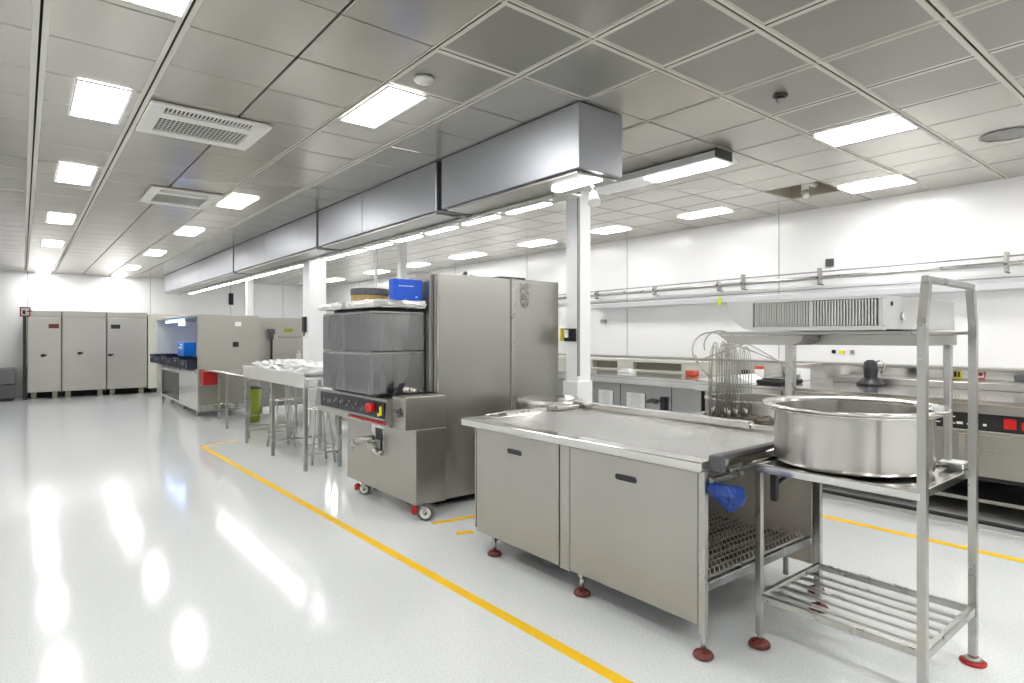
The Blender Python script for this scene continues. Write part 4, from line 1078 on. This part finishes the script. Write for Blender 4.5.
for i in range(30):
    y = 1.28 + i*.05
    if rr.random() < .85: k.box(5.724, 5.7295, y, y+.02+rr.random()*.02, .735, .742+rr.random()*.012)
    if rr.random() < .3: k.box(5.724, 5.7295, y, y+.02, .785, .795)
k.obj('control_markings', OFFW, t)
# raised steel back box on the range, with labels
t = thing('range_backshelf', (7.1, 1.3, .935), 'raised steel rear shelf on the cooking range', 'shelf')
MB().box(6.75, 7.235, -1.2, 2.90, .936, 1.00, .004).obj('box', STEEL, t)
MB().box(7.19, 7.236, -1.2, 2.90, 1.001, 1.09, .003).obj('upstand', STEELB, t)
q = thing('yellow_label', (7.18, 1.9, 1.01), 'yellow warning label on the steel wall behind the range', 'label')
MB().box(7.184, 7.189, 1.865, 1.965, 1.005, 1.085).obj('plate', YELS, q)
k = MB().box(7.181, 7.1839, 1.905, 1.930, 1.02, 1.075).box(7.181, 7.1839, 1.880, 1.895, 1.02, 1.075)
k.obj('mark', BLACK, q)
q = thing('red_label', (7.18, 1.74, 1.01), 'white label with red frame right of the yellow label', 'label')
MB().box(7.184, 7.189, 1.67, 1.79, 1.005, 1.088).obj('plate', PAPER, q)
MB().box(7.181, 7.1839, 1.68, 1.78, 1.008, 1.022).box(7.181, 7.1839, 1.70, 1.76, 1.04, 1.07).box(7.181, 7.1839, 1.675, 1.685, 1.025, 1.08).obj('print', RED, q)
q = thing('wall_tap', (7.1, 1.40, 1.0), 'dark wall tap over the range at the right edge', 'tap')
MB().cyl((7.19, 1.38, 1.05), (7.10, 1.38, 1.05), .025).box(7.08, 7.12, 1.34, 1.44, 1.005, 1.075, .01).obj('valve', DKG, q)
# kettle on the range
q = thing('jug_appliance', (6.55, 2.42, .936), 'small steel jug appliance with black base on the counter behind the pan', 'appliance')
cx, cy = 6.60, 2.47
MB().lathe(cx, cy, [(0, .937), (.125, .937), (.125, .955), (.085, .99), (.07, 1.01), (0, 1.01)], 28).obj('base', BLACK, q)
MB().lathe(cx, cy, [(0, 1.011), (.06, 1.011), (.066, 1.10), (.058, 1.165), (.03, 1.185), (0, 1.187)], 28).obj('jug', mat('smoked_jug', (.06, .06, .065), .15, .5), q)
MB().tube([(cx+.03, cy-.04, 1.17), (cx+.05, cy-.09, 1.185), (cx+.055, cy-.11, 1.13), (cx+.04, cy-.08, 1.05)], .010, 8).obj('handle', STEELB, q)
# sockets on the steel wall left of the blender
q = thing('wall_sockets', (7.29, 2.9, 1.2), 'row of two black sockets and a yellow switch on the wall above the ledge', 'sockets')
MB().box(7.285, 7.299, 3.10, 3.14, 1.225, 1.265).obj('socket', BLACK, q)
MB().box(7.285, 7.299, 3.0, 3.06, 1.225, 1.26).obj('switch', YELS, q)
MB().box(7.285, 7.299, 2.90, 2.94, 1.225, 1.265).obj('socket', GREY, q)
# black cable on the floor under the range
tag(MB().tube([(5.62, 3.6, .022), (5.66, 2.4, .02), (5.64, 1.2, .02), (5.62, -1.0, .02)], .016, 8).obj('floor_cable', BLACK, None, (5.6, 3.6, 0)), 'black hose lying on the floor along the front of the cooking range', 'hose')
struct(MB().box(5.50, 7.299, -2.5, 8.9, 0, .006, .002), 'trim_20', mat('floor_slab_grey', (.50, .50, .48), .25))  # thin grey slab on the floor beneath the wall counters
